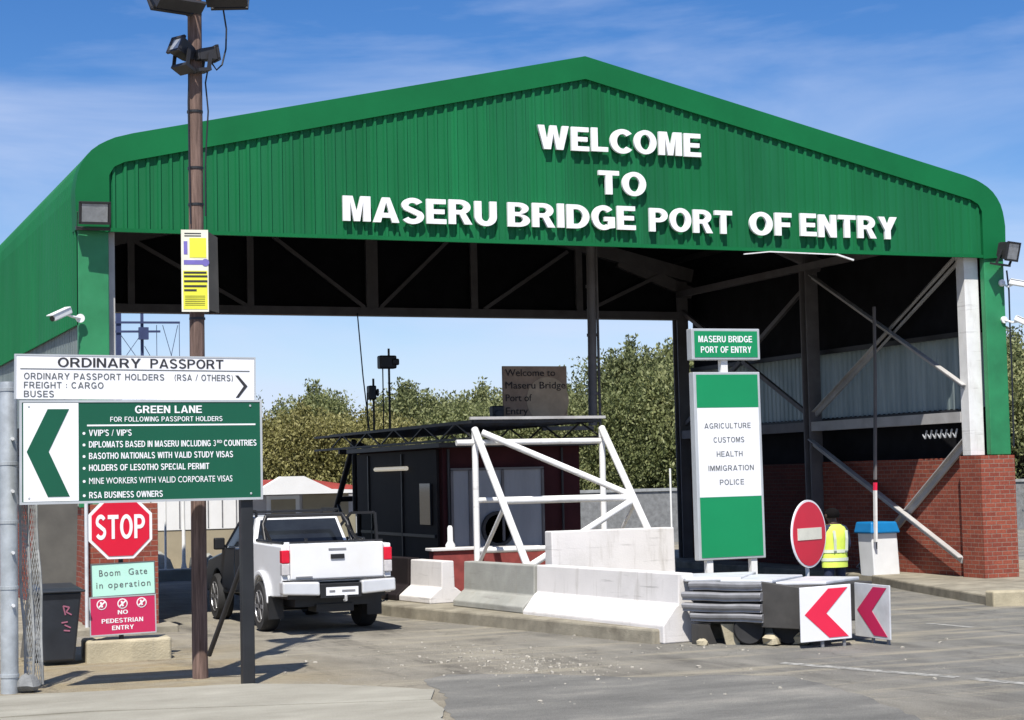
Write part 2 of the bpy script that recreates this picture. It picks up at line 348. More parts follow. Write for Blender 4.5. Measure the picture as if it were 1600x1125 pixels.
def link(name, me, m, parent=None, smooth=False, bevel=0, seg=2):
    o = bpy.data.objects.new(name, me); C.objects.link(o)
    for k in (m if isinstance(m, (list, tuple)) else [m]): me.materials.append(MATS[k])
    if parent is not None:
        o.parent = parent; b = BASE[parent.name]; me.transform(Matrix.Translation(-b)); BASE[o.name] = b
    else:
        vs = [v.co for v in me.vertices]
        if vs:
            lo = Vector((min(v.x for v in vs), min(v.y for v in vs), min(v.z for v in vs))); hi = Vector((max(v.x for v in vs), max(v.y for v in vs), 0))
            b = Vector(((lo.x + hi.x) / 2, (lo.y + hi.y) / 2, lo.z)); me.transform(Matrix.Translation(-b)); o.location = b; BASE[o.name] = b
    if smooth:
        for p in me.polygons: p.use_smooth = True
        try: me.set_sharp_from_angle(angle=R(38))
        except Exception: pass
    if bevel:
        bv = o.modifiers.new('bevel', 'BEVEL'); bv.width = bevel; bv.segments = seg; bv.limit_method = 'ANGLE'; bv.angle_limit = R(35)
    return o
def tag(o, label, cat, group=None, kind=None):
    if kind: o['kind'] = kind
    o['label'] = label; o['category'] = cat
    if group: o['group'] = group
    return o
def thing(name, loc, label, cat, group=None):
    o = bpy.data.objects.new(name, None); C.objects.link(o); o.location = loc; o.empty_display_size = 0.2
    BASE[o.name] = Vector(loc); return tag(o, label, cat, group)
def struct(o): o['kind'] = 'structure'; return o
def TR(loc, rz=0): return Matrix.Translation(loc) @ Matrix.Rotation(R(rz), 4, 'Z')


# A plain sans alphabet drawn as outlines (cap height 1, stem w)
def sweep(path, w_, taper=None):
    n = len(path); Lf, Rt = [], []
    for k in range(n):
        a = path[max(k - 1, 0)]; c = path[min(k + 1, n - 1)]
        d = Vector((c[0] - a[0], c[1] - a[1])).normalized(); q = Vector((-d.y, d.x)) * w_ / 2
        Lf.append((path[k][0] + q.x, path[k][1] + q.y)); Rt.append((path[k][0] - q.x, path[k][1] - q.y))
    return Lf + Rt[::-1]
def earc(cx, cy, rx, ry, a0, a1, n=14): return [(cx + rx * math.cos(R(a0 + (a1 - a0) * k / n)), cy + ry * math.sin(R(a0 + (a1 - a0) * k / n))) for k in range(n + 1)]
def glyph(ch, w, t):
    """outlines and advance width; w stem, t bar thickness"""
    h = w / 2
    if ch == ' ': return [], .30
    if ch == 'I': return [[(0, 0), (0, 1), (w, 1), (w, 0)]], w
    if ch == 'L': W = .56 + h * .3; return [[(0, 0), (0, 1), (w, 1), (w, t), (W, t), (W, 0)]], W
    if ch == 'T': W = .66 + h * .3; m = W / 2; return [[(0, 1), (W, 1), (W, 1 - t), (m + h, 1 - t), (m + h, 0), (m - h, 0), (m - h, 1 - t), (0, 1 - t)]], W
    if ch == 'E': W = .60 + h * .3; q = .5 + t * .45; return [[(0, 0), (0, 1), (W, 1), (W, 1 - t), (w, 1 - t), (w, q), (W * .93, q), (W * .93, q - t * .95), (w, q - t * .95), (w, t), (W * 1.02, t), (W * 1.02, 0)]], W
    if ch == 'F': W = .57 + h * .3; q = .5 + t * .4; return [[(0, 0), (0, 1), (W, 1), (W, 1 - t), (w, 1 - t), (w, q), (W * .9, q), (W * .9, q - t), (w, q - t), (w, 0)]], W
    if ch == 'H': W = .68 + h * .3; a, c = .5 + t / 2, .5 - t / 2; return [[(0, 0), (0, 1), (w, 1), (w, a), (W - w, a), (W - w, 1), (W, 1), (W, 0), (W - w, 0), (W - w, c), (w, c), (w, 0)]], W
    if ch == 'N': W = .68 + h * .3; d = w * 1.08; k = w / (W - d) * .95; return [[(0, 0), (0, 1), (d, 1), (W - w, k), (W - w, 1), (W, 1), (W, 0), (W - d, 0), (w, 1 - k), (w, 0)]], W
    if ch == 'M': W = .80 + h * .5; e = w * 1.35; g = w * .42; return [[(0, 0), (0, 1), (e, 1), (W / 2, .36), (W - e, 1), (W, 1), (W, 0), (W - w, 0), (W - w, .78), (W / 2 + g, 0), (W / 2 - g, 0), (w, .78), (w, 0)]], W
    if ch == 'W': W = 1.02 + h * .7; q = w * 1.02; a = W * .19; p = w * 1.06; return [[(0, 1), (q, 1), (a + p * .52, .33), (W / 2 - q * .5, 1), (W / 2 + q * .5, 1), (W - a - p * .52, .33), (W - q, 1), (W, 1), (W - a, 0), (W - a - p, 0), (W / 2, .66), (a + p, 0), (a, 0)]], W
    if ch == 'V': W = .72 + h * .4; q = w * 1.05; return [[(0, 1), (q, 1), (W / 2, .26), (W - q, 1), (W, 1), (W / 2 + h * 1.05, 0), (W / 2 - h * 1.05, 0)]], W
    if ch == 'Y': W = .72 + h * .4; q = w * 1.12; m = W / 2; return [[(0, 1), (q, 1), (m, .60), (W - q, 1), (W, 1), (m + h, .40), (m + h, 0), (m - h, 0), (m - h, .40)]], W
    if ch == 'A':
        W = .76 + h * .5; q = w * 1.03; m = W / 2; e = w * .52
        xl = lambda y: q + (m - q) * y / (1.0 - w * .3) * 1.0
        y0, y1 = .19, .19 + t
        xin = lambda y: q + (m - q) * y / (.80)
        return [[(0, 0), (m - e, 1), (m + e, 1), (W, 0), (W - q, 0), (W - xin(y0), y0), (xin(y0), y0), (q, 0)], [(xin(y1), y1), (m, .80), (W - xin(y1), y1)]], W
    if ch == 'O' or ch == 'Q':
        W = .78 + h * .4; o = [earc(W / 2, .5, W / 2, .515, 0, 352, 36), earc(W / 2, .5, W / 2 - w, .515 - t, 0, 352, 36)]; return o, W
    if ch in 'CG':
        W = .74 + h * .4; rx, ry = W / 2 - h, .515 - t / 2; p = earc(W / 2, .5, rx, ry, 42, 318 if ch == 'C' else 322, 26)
        o = sweep(p, (w + t) / 2)
        if ch == 'C': return [o], W
        p = earc(W / 2, .5, rx, ry, 42, 300, 24) ; Lf = sweep(p, (w + t) / 2); n = len(p); lf, rt = Lf[:n], Lf[n:]
        x1 = W - .02; return [lf + [(x1 - w, .17), (x1 - w, .36), (W * .53, .36), (W * .53, .36 + t * .92), (x1, .36 + t * .92), (x1, .08)] + rt], W
    if ch == 'D': W = .72 + h * .4; x = W * .42; return [[(0, 0), (0, 1)] + earc(x, .5, W - x, .5, 90, -90, 20), [(w, t), (w, 1 - t)] + earc(x, .5, W - x - w, .5 - t, 90, -90, 20)], W
    if ch in 'PR':
        W = .66 + h * .4; b_ = .40; x = W * .5; cy = (1 + b_) / 2; ro = (1 - b_) / 2
        if ch == 'P': out = [(0, 0), (0, 1)] + earc(x, cy, W - x, ro, 90, -90, 16) + [(w, b_), (w, 0)]
        else: out = [(0, 0), (0, 1)] + earc(x, cy, W - x, ro, 90, -58, 14) + [(W * 1.07, 0), (W * 1.07 - w * 1.12, 0), (x * .98, b_), (w, b_), (w, 0)]
        return [out, [(w, b_ + t * .92), (w, 1 - t * .92)] + earc(x, cy, W - x - w, ro - t * .92, 90, -90, 14)], W * (1.07 if ch == 'R' else 1)
    if ch == 'B':
        W = .68 + h * .4; x = W * .48; m = .525; c1, r1 = (1 + m) / 2, (1 - m) / 2; c0, r0 = m / 2, m / 2
        out = [(0, 0), (0, 1)] + earc(x, c1, W * .95 - x, r1, 90, -78, 14) + earc(x, c0, W - x, r0, 78, -90, 14)
        tt = t * .86
        return [out, [(w, m + tt / 2), (w, 1 - tt)] + earc(x, (m + tt / 2 + 1 - tt) / 2, W * .95 - x - w, (1 - tt - m - tt / 2) / 2, 90, -90, 10), [(w, tt), (w, m - tt / 2)] + earc(x, (tt + m - tt / 2) / 2, W - x - w, (m - tt * 1.5) / 2, 90, -90, 10)], W
    if ch == 'U':
        W = .68 + h * .4; r0 = W / 2; return [[(0, 1), (w, 1), (w, .36)] + earc(r0, .36, r0 - w, .36 - t + .01, 180, 360, 16) + [(W - w, 1), (W, 1), (W, .36)] + earc(r0, .36, r0, .375, 0, -180, 18)], W
    if ch == 'S':
        W = .66 + h * .4; th_ = (w + t) / 2 * .96; rx = W / 2 - h; ry = (1.03 - t) / 4 + .005; cx = W / 2
        p = earc(cx, .515 - t / 2 + .5 - ry, rx * .96, ry, 28, 180, 12)[:-1] + [(cx - rx * .93, .70 if w < .17 else .685)] if False else None
        p = earc(cx, .5 + ry, rx * .95, ry, 25, 205, 14) + earc(cx, .5 - ry, rx, ry, 25 + 0, -155, 14)
        return [sweep(p, th_)], W
    if ch == '3':
        W = .6; p = earc(W / 2 - .02, .73, .19, .20, 150, -70, 12) + earc(W / 2 - .02, .27, .23, .21, 70, -150, 12); return [sweep(p, t * .8)], W
    if ch == "'": return [[(0, .62), (0, 1), (t, 1), (t * .75, .62)]], t
    if ch == '/': return [[(0, -.02), (.30, 1.02), (.30 + t * .7, 1.02), (t * .7, -.02)]], .30 + t * .7
    if ch == ':': return [[(0, .12), (0, .12 + t), (t, .12 + t), (t, .12)], [(0, .55), (0, .55 + t), (t, .55 + t), (t, .55)]], t
    if ch == '(': return [sweep(earc(.35, .45, .30, .62, 125, 235, 10), t * .8)], .25
    if ch == ')': return [sweep(earc(-.10, .45, .30, .62, 55, -55, 10), t * .8)], .25
    return None
GLYPHS = {}
def text(body, x0, x1, z0, h, y, parent, m, ext=0.004, bold=0.0, T=None, name='lettering', space=1.0, gap=None):
    """flat lettering facing -Y: cap height h from z0, spread from x0 to x1; bold = extra stem weight"""
    w_ = .125 + bold * 2.1; t_ = w_ * .86
    own = all(glyph(c, w_, t_) is not None for c in body)
    def curve_mesh(cu):
        o = bpy.data.objects.new('t', cu); C.objects.link(o); bpy.context.view_layer.update()
        me = bpy.data.meshes.new_from_object(o.evaluated_get(bpy.context.evaluated_depsgraph_get()))
        bpy.data.objects.remove(o); bpy.data.curves.remove(cu); return me
    if own:
        V_t, F_t, xx = [], [], 0; cap = 1.0
        g_ = (.135 if bold < .02 else .10) * space if gap is None else gap
        for c in body:
            outl, adv = glyph(c, w_, t_); key = (c, round(w_, 4))
            if outl and key not in GLYPHS:
                cu = bpy.data.curves.new('t', 'CURVE'); cu.dimensions = '2D'; cu.fill_mode = 'BOTH'
                for o_ in outl:
                    sp = cu.splines.new('POLY'); sp.points.add(len(o_) - 1); sp.use_cyclic_u = True
                    for pt, q in zip(sp.points, o_): pt.co = (q[0] * 10, q[1] * 10, 0, 1)
                gm = curve_mesh(cu); GLYPHS[key] = ([(v.co.x / 10, v.co.y / 10) for v in gm.vertices], [tuple(p.vertices) for p in gm.polygons]); bpy.data.meshes.remove(gm)
            if outl:
                gv, gf = GLYPHS[key]; k0 = len(V_t); V_t += [(a + xx, c2, 0) for a, c2 in gv]; F_t += [tuple(q + k0 for q in f) for f in gf]
            xx += adv + g_
        me = bpy.data.meshes.new('t'); me.from_pydata(V_t, [], F_t)
    else:
        cu = bpy.data.curves.new('t', 'FONT'); cu.body = body; cu.size = 1; cu.offset = 0; cu.space_character = space; cu.resolution_u = 3; cap = .70
        me = curve_mesh(cu)
    co = np.empty(len(me.vertices) * 3); me.vertices.foreach_get('co', co); co = co.reshape(-1, 3)
    x = co[:, 0]; zz = co[:, 1]
    sz = h / cap; sx = (x1 - x0) / (x.max() - x.min())
    new = np.stack([x0 + (x - x.min()) * sx, np.full_like(x, y), z0 + zz * sz], 1)
    bm = bmesh.new(); bm.from_mesh(me); bpy.data.meshes.remove(me)
    bm.verts.ensure_lookup_table()
    for v, c in zip(bm.verts, new): v.co = Vector(c)
    bmesh.ops.remove_doubles(bm, verts=bm.verts[:], dist=1e-5)
    r = bmesh.ops.extrude_face_region(bm, geom=bm.faces[:])
    for e in r['geom']:
        if isinstance(e, bmesh.types.BMVert): e.co.y -= ext
    bmesh.ops.recalc_face_normals(bm, faces=bm.faces[:])
    if T is not None: bmesh.ops.transform(bm, matrix=T, verts=bm.verts[:])
    me = bpy.data.meshes.new(name); bm.to_mesh(me); bm.free()
    return link(name, me, m, parent)
def join_text(objs, name='lettering'):
    """several lines of lettering become one part"""
    a = objs[0]; bm = bmesh.new()
    for o in objs: bm.from_mesh(o.data)
    bm.to_mesh(a.data); bm.free()
    for o in objs[1:]: bpy.data.objects.remove(o)
    a.name = name; return a

# ------------------------------------------------------------------ world, sun, camera
SX, SY = 0.32, 0.575          # sun travel per metre of drop
el = math.atan2(1, math.hypot(SX, SY))
w = bpy.data.worlds.new('World'); bpy.context.scene.world = w; w.use_nodes = True
N, L = w.node_tree.nodes, w.node_tree.links
sky = N.new('ShaderNodeTexSky'); sky.sky_type = 'NISHITA'; sky.sun_disc = False
sky.sun_elevation = el; sky.sun_rotation = math.atan2(-SX, -SY) % (2 * math.pi)
sky.altitude = 1500; sky.air_density = 1.0; sky.dust_density = 1.0; sky.ozone_density = 2.5
tc = N.new('ShaderNodeTexCoord'); mp = N.new('ShaderNodeMapping'); mp.inputs['Scale'].default_value = (1.1, 1.1, 4.2); mp.inputs['Rotation'].default_value = (0.15, -0.25, 0.5)
L.new(tc.outputs['Generated'], mp.inputs['Vector'])
cn = N.new('ShaderNodeTexNoise'); cn.inputs['Scale'].default_value = 2.6; cn.inputs['Detail'].default_value = 9; cn.inputs['Roughness'].default_value = 0.55; cn.inputs['Distortion'].default_value = 0.6
L.new(mp.outputs['Vector'], cn.inputs['Vector'])
cr = N.new('ShaderNodeValToRGB'); cr.color_ramp.elements[0].position = 0.44; cr.color_ramp.elements[0].color = (0, 0, 0, 1)
cr.color_ramp.elements[1].position = 0.72; cr.color_ramp.elements[1].color = (0.60, 0.60, 0.60, 1)
L.new(cn.outputs['Fac'], cr.inputs['Fac'])
hs = N.new('ShaderNodeHueSaturation'); hs.inputs['Hue'].default_value = 0.510; hs.inputs['Saturation'].default_value = 1.34; hs.inputs['Value'].default_value = 1.30; L.new(sky.outputs[0], hs.inputs['Color'])
mx = N.new('ShaderNodeMix'); mx.data_type = 'RGBA'; sz_ = N.new('ShaderNodeSeparateXYZ'); L.new(tc.outputs['Generated'], sz_.inputs[0])
hz = N.new('ShaderNodeMapRange'); hz.interpolation_type = 'SMOOTHSTEP'; hz.inputs['From Min'].default_value = 0.17; hz.inputs['From Max'].default_value = -0.02; hz.inputs['To Max'].default_value = 0.72; L.new(sz_.outputs['Z'], hz.inputs['Value'])
mxf = N.new('ShaderNodeMath'); mxf.operation = 'ADD'; mxf.use_clamp = True; L.new(cr.outputs['Color'], mxf.inputs[0]); L.new(hz.outputs[0], mxf.inputs[1])
L.new(mxf.outputs[0], mx.inputs['Factor']); L.new(hs.outputs[0], mx.inputs['A']); mx.inputs['B'].default_value = (7.0, 7.9, 10.2, 1)
L.new(mx.outputs['Result'], N['Background'].inputs['Color']); N['Background'].inputs['Strength'].default_value = 0.075
sd = bpy.data.lights.new('sun', 'SUN'); sd.energy = 5.0; sd.angle = R(0.53); sd.color = (1, 0.955, 0.88)
so = bpy.data.objects.new('sun', sd); C.objects.link(so); so.location = (-10, -10, 40)
so.rotation_euler = Vector((SX, SY, -1)).to_track_quat('-Z', 'Y').to_euler()
yaw, pitch, roll, F, H = 3.90899602e-01, 6.40423893e-02, -2.24361098e-02, 2861.59, 2.33
f_ = Vector((math.sin(yaw) * math.cos(pitch), math.cos(yaw) * math.cos(pitch), math.sin(pitch)))
r_ = f_.cross(Vector((0, 0, 1))).normalized(); u_ = r_.cross(f_)
r2 = math.cos(roll) * r_ + math.sin(roll) * u_; u2 = -math.sin(roll) * r_ + math.cos(roll) * u_
cd = bpy.data.cameras.new('camera'); cam = bpy.data.objects.new('camera', cd); C.objects.link(cam)
cd.sensor_width = 36; cd.sensor_fit = 'HORIZONTAL'; cd.lens = F / 1600 * 36; cd.clip_start = 0.1; cd.clip_end = 2000
cam.matrix_world = Matrix(((r2.x, u2.x, -f_.x, 0), (r2.y, u2.y, -f_.y, 0), (r2.z, u2.z, -f_.z, H), (0, 0, 0, 1)))
bpy.context.scene.camera = cam
vs = bpy.context.scene.view_settings; vs.view_transform = 'Standard'; vs.look = 'None'; vs.exposure = 0.4; vs.gamma = 1

# ------------------------------------------------------------------ ground
b = MB(); b.quad((-250, -60, 0), (350, -60, 0), (350, 500, 0), (-250, 500, 0)); struct(b.build('ground', 'asphalt'))
gr_ = random.Random(21)
def rough(P, step, amp):
    out = []
    for a, c in zip(P, P[1:]):
        n = max(1, int(math.dist(a, c) / step))
        for k in range(n): out.append((a[0] + (c[0] - a[0]) * k / n + gr_.uniform(-amp, amp), a[1] + (c[1] - a[1]) * k / n + gr_.uniform(-amp, amp)))
    return out + [P[-1]]
edge = rough([(2.6, 21.35), (5.3, 20.95), (6.1, 20.3), (6.9, 19.2)], .16, .022)
b = MB(); b.prism([(-30, 21.4)] + edge + [(6.55, 18.35), (3.2, 19.35), (-30, 19.9)], -0.02, 0.02, 'Z'); struct(b.build('pavement', 'apron_concrete'))
edge = rough([(6.55, 18.31), (6.4, 17.5), (6.15, 16.9), (5.6, 15), (4.9, 12)], .16, .02)
b = MB(); b.prism([(-30, 19.85), (3.19, 19.31)] + edge + [(3, 5), (-30, 5)], -0.02, 0.017, 'Z'); struct(b.build('pavement', 'apron_concrete'))
b = MB()
for k in range(380):
    u = gr_.random()
    if u < .70: x, y = gr_.gauss(8.9, .55), gr_.gauss(21.6, 1.3)
    elif u < .8: x, y = gr_.gauss(11.7, .5), gr_.gauss(22.2, .5)
    else: x, y = gr_.uniform(5.6, 15), gr_.uniform(17, 25)
    if 11.2 < x < 13.9 and y > 22.4: continue
    r_s = gr_.choice((.006, .008, .010, .012, .019)) * gr_.uniform(.7, 1.2)
    P8 = [(x + sx * r_s * gr_.uniform(.6, 1.2), y + sy * r_s * gr_.uniform(.6, 1.2), z * r_s * gr_.uniform(.7, 1.2)) for z in (0, 1) for sx, sy in ((-1, -1), (1, -1), (1, 1), (-1, 1))]
    b.hull8(P8)
o = b.build('gravel', 'gravel_stone'); o['kind'] = 'stuff'; tag(o, 'loose pale gravel scattered on the lane before the island', 'gravel')
b = MB(); P_ = [(7.1, 20.2), (7.6, 20.75), (8.5, 20.2), (9.4, 19.1), (10.3, 18.9), (10.9, 18.2), (10.6, 16.5), (9.6, 13), (5.8, 13), (6.2, 16.7), (6.45, 17.6), (6.9, 18.9)]
P_ = rough(P_ + [P_[0]], .18, .045)[:-1]
vs_ = [b._v((x, y, .003)) for x, y in P_]; b._f(vs_); struct(b.build('road_patch', 'asphalt_patch'))
b = MB()
b.quad((11.45, 19.55, .004), (11.62, 19.65, .004), (12.42, 17.2, .004), (12.24, 17.1, .004))
b.quad((12.3, 16.9, .004), (12.48, 17.0, .004), (12.9, 15.2, .004), (12.72, 15.1, .004))
b.quad((16.2, 23.3, .004), (16.34, 23.3, .004), (16.42, 22.3, .004), (16.28, 22.3, .004))
b.quad((16.5, 19.5, .004), (16.64, 19.5, .004), (16.72, 18.4, .004), (16.58, 18.4, .004))
struct(b.build('road_markings', 'road_paint'))
# lane island with its kerb, and the kerbed verge under the right-hand columns
b = MB(); isl = [(11.38, 22.75), (10.02, 30.0), (9.9, 34), (9.9, 43.5), (15.3, 43.5), (15.3, 30), (14.6, 24.2), (14.2, 23.3), (12.2, 22.9)]
b.prism(isl, -0.05, 0.2, 'Z'); struct(b.build('traffic_island', 'kerb_conc', bevel=0.03))
b = MB(); b.prism([(19.1, 25.45), (23.4, 24.7), (27, 24.0), (27, 50), (21.2, 50), (21.15, 32.2), (20.4, 30)], -0.05, 0.17, 'Z'); struct(b.build('kerb_verge', 'kerb_conc', bevel=0.03))
b = MB(); b.box((3.0, 29.2, -0.05), (6.2, 46, 0.12)); struct(b.build('kerb_verge', 'kerb_conc', bevel=0.03))
b = MB(); b.box((2.0, 44.6, -0.05), (22.0, 45.1, 0.28)); struct(b.build('kerb', 'conc_grey', bevel=0.03))

# ------------------------------------------------------------------ the border shed
XL, XR, XM = 4.73, 22.80, 13.765
YF, YB = 29.70, 42.25
shed = thing('border_shed', (XM, 36, 0), 'large green steel shed spanning the road with welcome lettering on its gable', 'shed')
half = [(0, 4.93), (0, 7.08), (.03, 7.32), (.10, 7.53), (.22, 7.70), (.40, 7.84), (.62, 7.94), (.9, 8.02), (9.035, 9.84)]
outer = [(XL + x, z) for x, z in half] + [(XR - x, z) for x, z in half[-2::-1]]
def profile_normals(P):
    out = []
    for i in range(len(P)):
        a = Vector((*P[max(i - 1, 0)], 0)); c = Vector((*P[min(i + 1, len(P) - 1)], 0)); d = (c - a).normalized()
        out.append((-d.y, d.x))
    return out
nrm = profile_normals(outer)
b = MB(); rows = []
y = YF; k = 0; pitch_r = 0.19
ys = []
while y < YB:
    for dy, off in ((0, 0), (0.10, 0), (0.125, 0.032), (0.165, 0.032)): ys.append((y + dy, off))
    y += pitch_r
for yy, off in ys: rows.append([b._v((x + n[0] * off, yy, z + n[1] * off)) for (x, z), n in zip(outer, nrm)])
for A, Bq in zip(rows, rows[1:]):
    for i in range(len(outer) - 1): b._f([A[i], A[i + 1], Bq[i + 1], Bq[i]])
b.build('roof', 'green_sheet', shed)
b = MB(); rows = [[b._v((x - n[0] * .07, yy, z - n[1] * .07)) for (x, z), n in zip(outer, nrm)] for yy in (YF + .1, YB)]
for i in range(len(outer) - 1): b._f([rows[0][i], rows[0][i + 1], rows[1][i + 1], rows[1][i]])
b.build('roof_shade_lining', 'shade_lining', shed)  # extra inner shell with the interior shade in its colour
# gable sheeting with real ribs
inner_half = [(.50, 6.42), (.50, 7.36), (.58, 7.5), (.75, 7.585), (9.035, 9.47)]
def roofline(x):
    d = min(x - XL, XR - x)
    return 7.585 + (max(d, .75) - .75) * (9.47 - 7.585) / (9.035 - .75) + 0.12
b = MB(); x = XL + .25; lo, hi = [], []
seq = []
while x < XR - .25:
    for dx, dy in ((0, 0), (0.105, 0), (0.125, -0.036), (0.165, -0.036)): seq.append((x + dx, dy))
    x += 0.186
for (x, dy) in seq:
    lo.append(b._v((x, YF - .01 + dy, 6.48))); hi.append(b._v((x, YF - .01 + dy, min(roofline(x), 9.6))))
for i in range(len(seq) - 1): b._f([lo[i], lo[i + 1], hi[i + 1], hi[i]])
b.build('gable_cladding', 'green_gable', shed)
b = MB(); b.prism([(XL + .06, 6.5)] + [(x - n[0] * .06, z - n[1] * .06) for (x, z), n in zip(outer, nrm)][1:-1] + [(XR - .06, 6.5)], YF + .08, YF + .1, 'Y'); b.build('gable_shade_lining', 'shade_lining', shed)
# wide verge trim following the rolled eaves
op = [(XL + x, z) for x, z in half if z > 5]
op = [(XL - .03, 6.46)] + [(x + n[0] * .045, z + n[1] * .045) for (x, z), n in zip(outer, nrm)][1:-1] + [(XR + .03, 6.46)]
ip = [(XL + x, z) for x, z in inner_half] + [(XR - x, z) for x, z in inner_half[-2::-1]]
def resample(P, n):
    d = [0]
    for a, c in zip(P, P[1:]): d.append(d[-1] + math.dist(a, c))
    return P, d
# pair points by corner: same count on both outlines
opL = op[:len(op) // 2 + 1]; ipm = {0: 0}
def at(P, t):
    d = [0]
    for a, c in zip(P, P[1:]): d.append(d[-1] + math.dist(a, c))
    s = t * d[-1]
    for i in range(len(P) - 1):
        if s <= d[i + 1] + 1e-9:
            q = (s - d[i]) / max(d[i + 1] - d[i], 1e-9); return (P[i][0] + (P[i + 1][0] - P[i][0]) * q, P[i][1] + (P[i + 1][1] - P[i][1]) * q)
    return P[-1]
def seg3(P, i0, i1): return P[i0:i1 + 1]
no = len(op); m_ = no // 2
O = []; I = []
# straight leg, curve, slope handled separately so the band keeps its width
legO, curO, sloO = op[0:2], op[1:8], op[7:m_ + 1]
legI, curI, sloI = ip[0:2], ip[1:4], ip[3:5]
for PO, PI, n in ((legO, legI, 3), (curO, curI, 10), (sloO, sloI, 12)):
    for k in range(n + 1): O.append(at(PO, k / n)); I.append(at(PI, k / n))
O2 = O + [(XL + XR - x, z) for x, z in O[::-1]]; I2 = I + [(XL + XR - x, z) for x, z in I[::-1]]
b = MB()
def strip(A, Bq):
    for i in range(len(A) - 1): b._f([A[i], A[i + 1], Bq[i + 1], Bq[i]])
yt = YF - .085
fo = [b._v((x, yt, z)) for x, z in O2]; fi = [b._v((x, yt, z)) for x, z in I2]
bo = [b._v((x, YF + .35, z)) for x, z in O2]; bi = [b._v((x, YF - .02, z)) for x, z in I2]
strip(fo, fi); strip(bo, fo); strip(fi, bi)
bmesh.ops.remove_doubles(b.b, verts=b.b.verts[:], dist=1e-4)
b.build('verge_trim', 'green_trim', shed, smooth=True)
b = MB(); b.box((XL + .5, YF - .075, 6.44), (XR - .5, YF - .01, 6.50)); b.build('bottom_flashing', 'green_trim', shed)
b = MB(); b.bar((17.45, 29.60, 6.43), (18.9, 29.58, 6.41), .035, .022); b.bar((18.9, 29.58, 6.41), (19.25, 29.56, 6.31), .05, .03); b.bar((16.9, 29.6, 6.37), (17.45, 29.60, 6.43), .04, .02)
b.build('loose_flashing', 'white_paint', shed)
for x0, x1, z0 in ((XL, XL + .49, 2.0), (XR - .47, XR, 2.56)):
    b = MB(); b.box((x0, YF - .045, z0), (x1, YF + .10, 6.46)); b.build('corner_flashing', 'green_faded', shed, bevel=.015)
# lettering
def gable_word(word, x0, x1, z0):
    w_, t_ = .225, .195; gp = .085
    adv = [glyph(c, w_, t_)[1] for c in word]; tot = sum(adv) + gp * (len(word) - 1); k = (x1 - x0) / tot; x = x0
    for c, a in zip(word, adv):
        text(c, x, x + a * k, z0 + rnd.uniform(-.008, .008), .43, 29.622, shed, 'white_letter', .055, .0476, name='letter'); x += (a + gp) * k
for wd_, x0, x1, z0 in (('WELCOME', 12.78, 16.05, 8.15), ('T', 13.95, 14.36, 7.38), ('O', 14.42, 14.90, 7.38), ('MASERU', 9.15, 11.96, 6.74), ('BRIDGE', 12.17, 14.67, 6.74), ('PORT', 14.95, 16.66, 6.74), ('OF', 17.03, 17.93, 6.74), ('ENTRY', 18.12, 20.27, 6.74)):
    gable_word(wd_, x0, x1, z0)
# portal frames
def hcol(x0, x1, y, z0, z1, m):
    b = MB(); b.box((x0, y, z0), (x1, y + .035, z1)); b.box((x0, y + .24, z0), (x1, y + .275, z1)); b.box(((x0 + x1) / 2 - .02, y + .036, z0), ((x0 + x1) / 2 + .02, y + .239, z1))
    return b.build('column', m, shed)
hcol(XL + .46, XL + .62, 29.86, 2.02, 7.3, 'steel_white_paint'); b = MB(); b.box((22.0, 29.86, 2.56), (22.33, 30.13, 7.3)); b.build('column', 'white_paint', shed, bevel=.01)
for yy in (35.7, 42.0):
    for x0 in (XL + .25, 21.95): hcol(x0, x0 + .32, yy, .12, 7.3, 'steel_grey_and_shade')
for yy in (29.95, 35.85, 42.1):
    for s in (1, -1):
        xa = XL + .35 if s > 0 else XR - .35
        b = MB(); b.bar((xa, yy, 7.45), (XM, yy, 9.45), .18, .34); b.bar((xa, yy, 7.0), (xa + s * 2.1, yy, 7.8), .14, .30)
        b.build('rafter', 'steel_grey_and_shade', shed)
# purlins under the sheets
for k in range(1, 7):
    for s in (1, -1):
        xx = XM + s * 9.0 * k / 6.6; zz = 9.84 - abs(xx - XM) * 0.2216 - .2
        b = MB(); b.bar((xx, YF + .2, zz), (xx, YB - .1, zz), .06, .14); b.build('purlin', 'dark_steel', shed)
# rear girder hung below the back gable
b = MB(); b.box((XL + .3, 41.95, 6.30), (22.1, 42.15, 6.50)); b.build('girder_chord', 'steel_grey_and_shade', shed)
for xx, wd in ((7.9, .16), (10.7, .16), (13.7, .30), (16.35, .18), (19.2, .18)):
    b = MB(); b.box((xx - wd / 2, 42.0, 6.5), (xx + wd / 2, 42.1, 8.4)); b.build('girder_post', 'steel_grey_and_shade', shed)
for p, q in (((7.9, 8.0), (10.6, 6.5)), ((11.2, 8.2), (13.5, 6.5)), ((15.7, 8.2), (13.9, 6.5)), ((18.9, 8.0), (16.6, 6.5)), ((21.6, 7.5), (19.4, 6.5))):
    b = MB(); b.bar((p[0], 42.03, p[1]), (q[0], 42.03, q[1]), .09, .09, (0, 1, 0)); b.build('girder_brace', 'steel_grey_and_shade', shed)
b = MB(); b.prism([(XL + .03, 6.3)] + [(x - n[0] * .03, z - n[1] * .03) for (x, z), n in zip(outer, nrm)][1:-1] + [(XR - .03, 6.3)], YB - .06, YB - .01, 'Y'); b.build('rear_gable_sheet', 'shade_lining', shed)
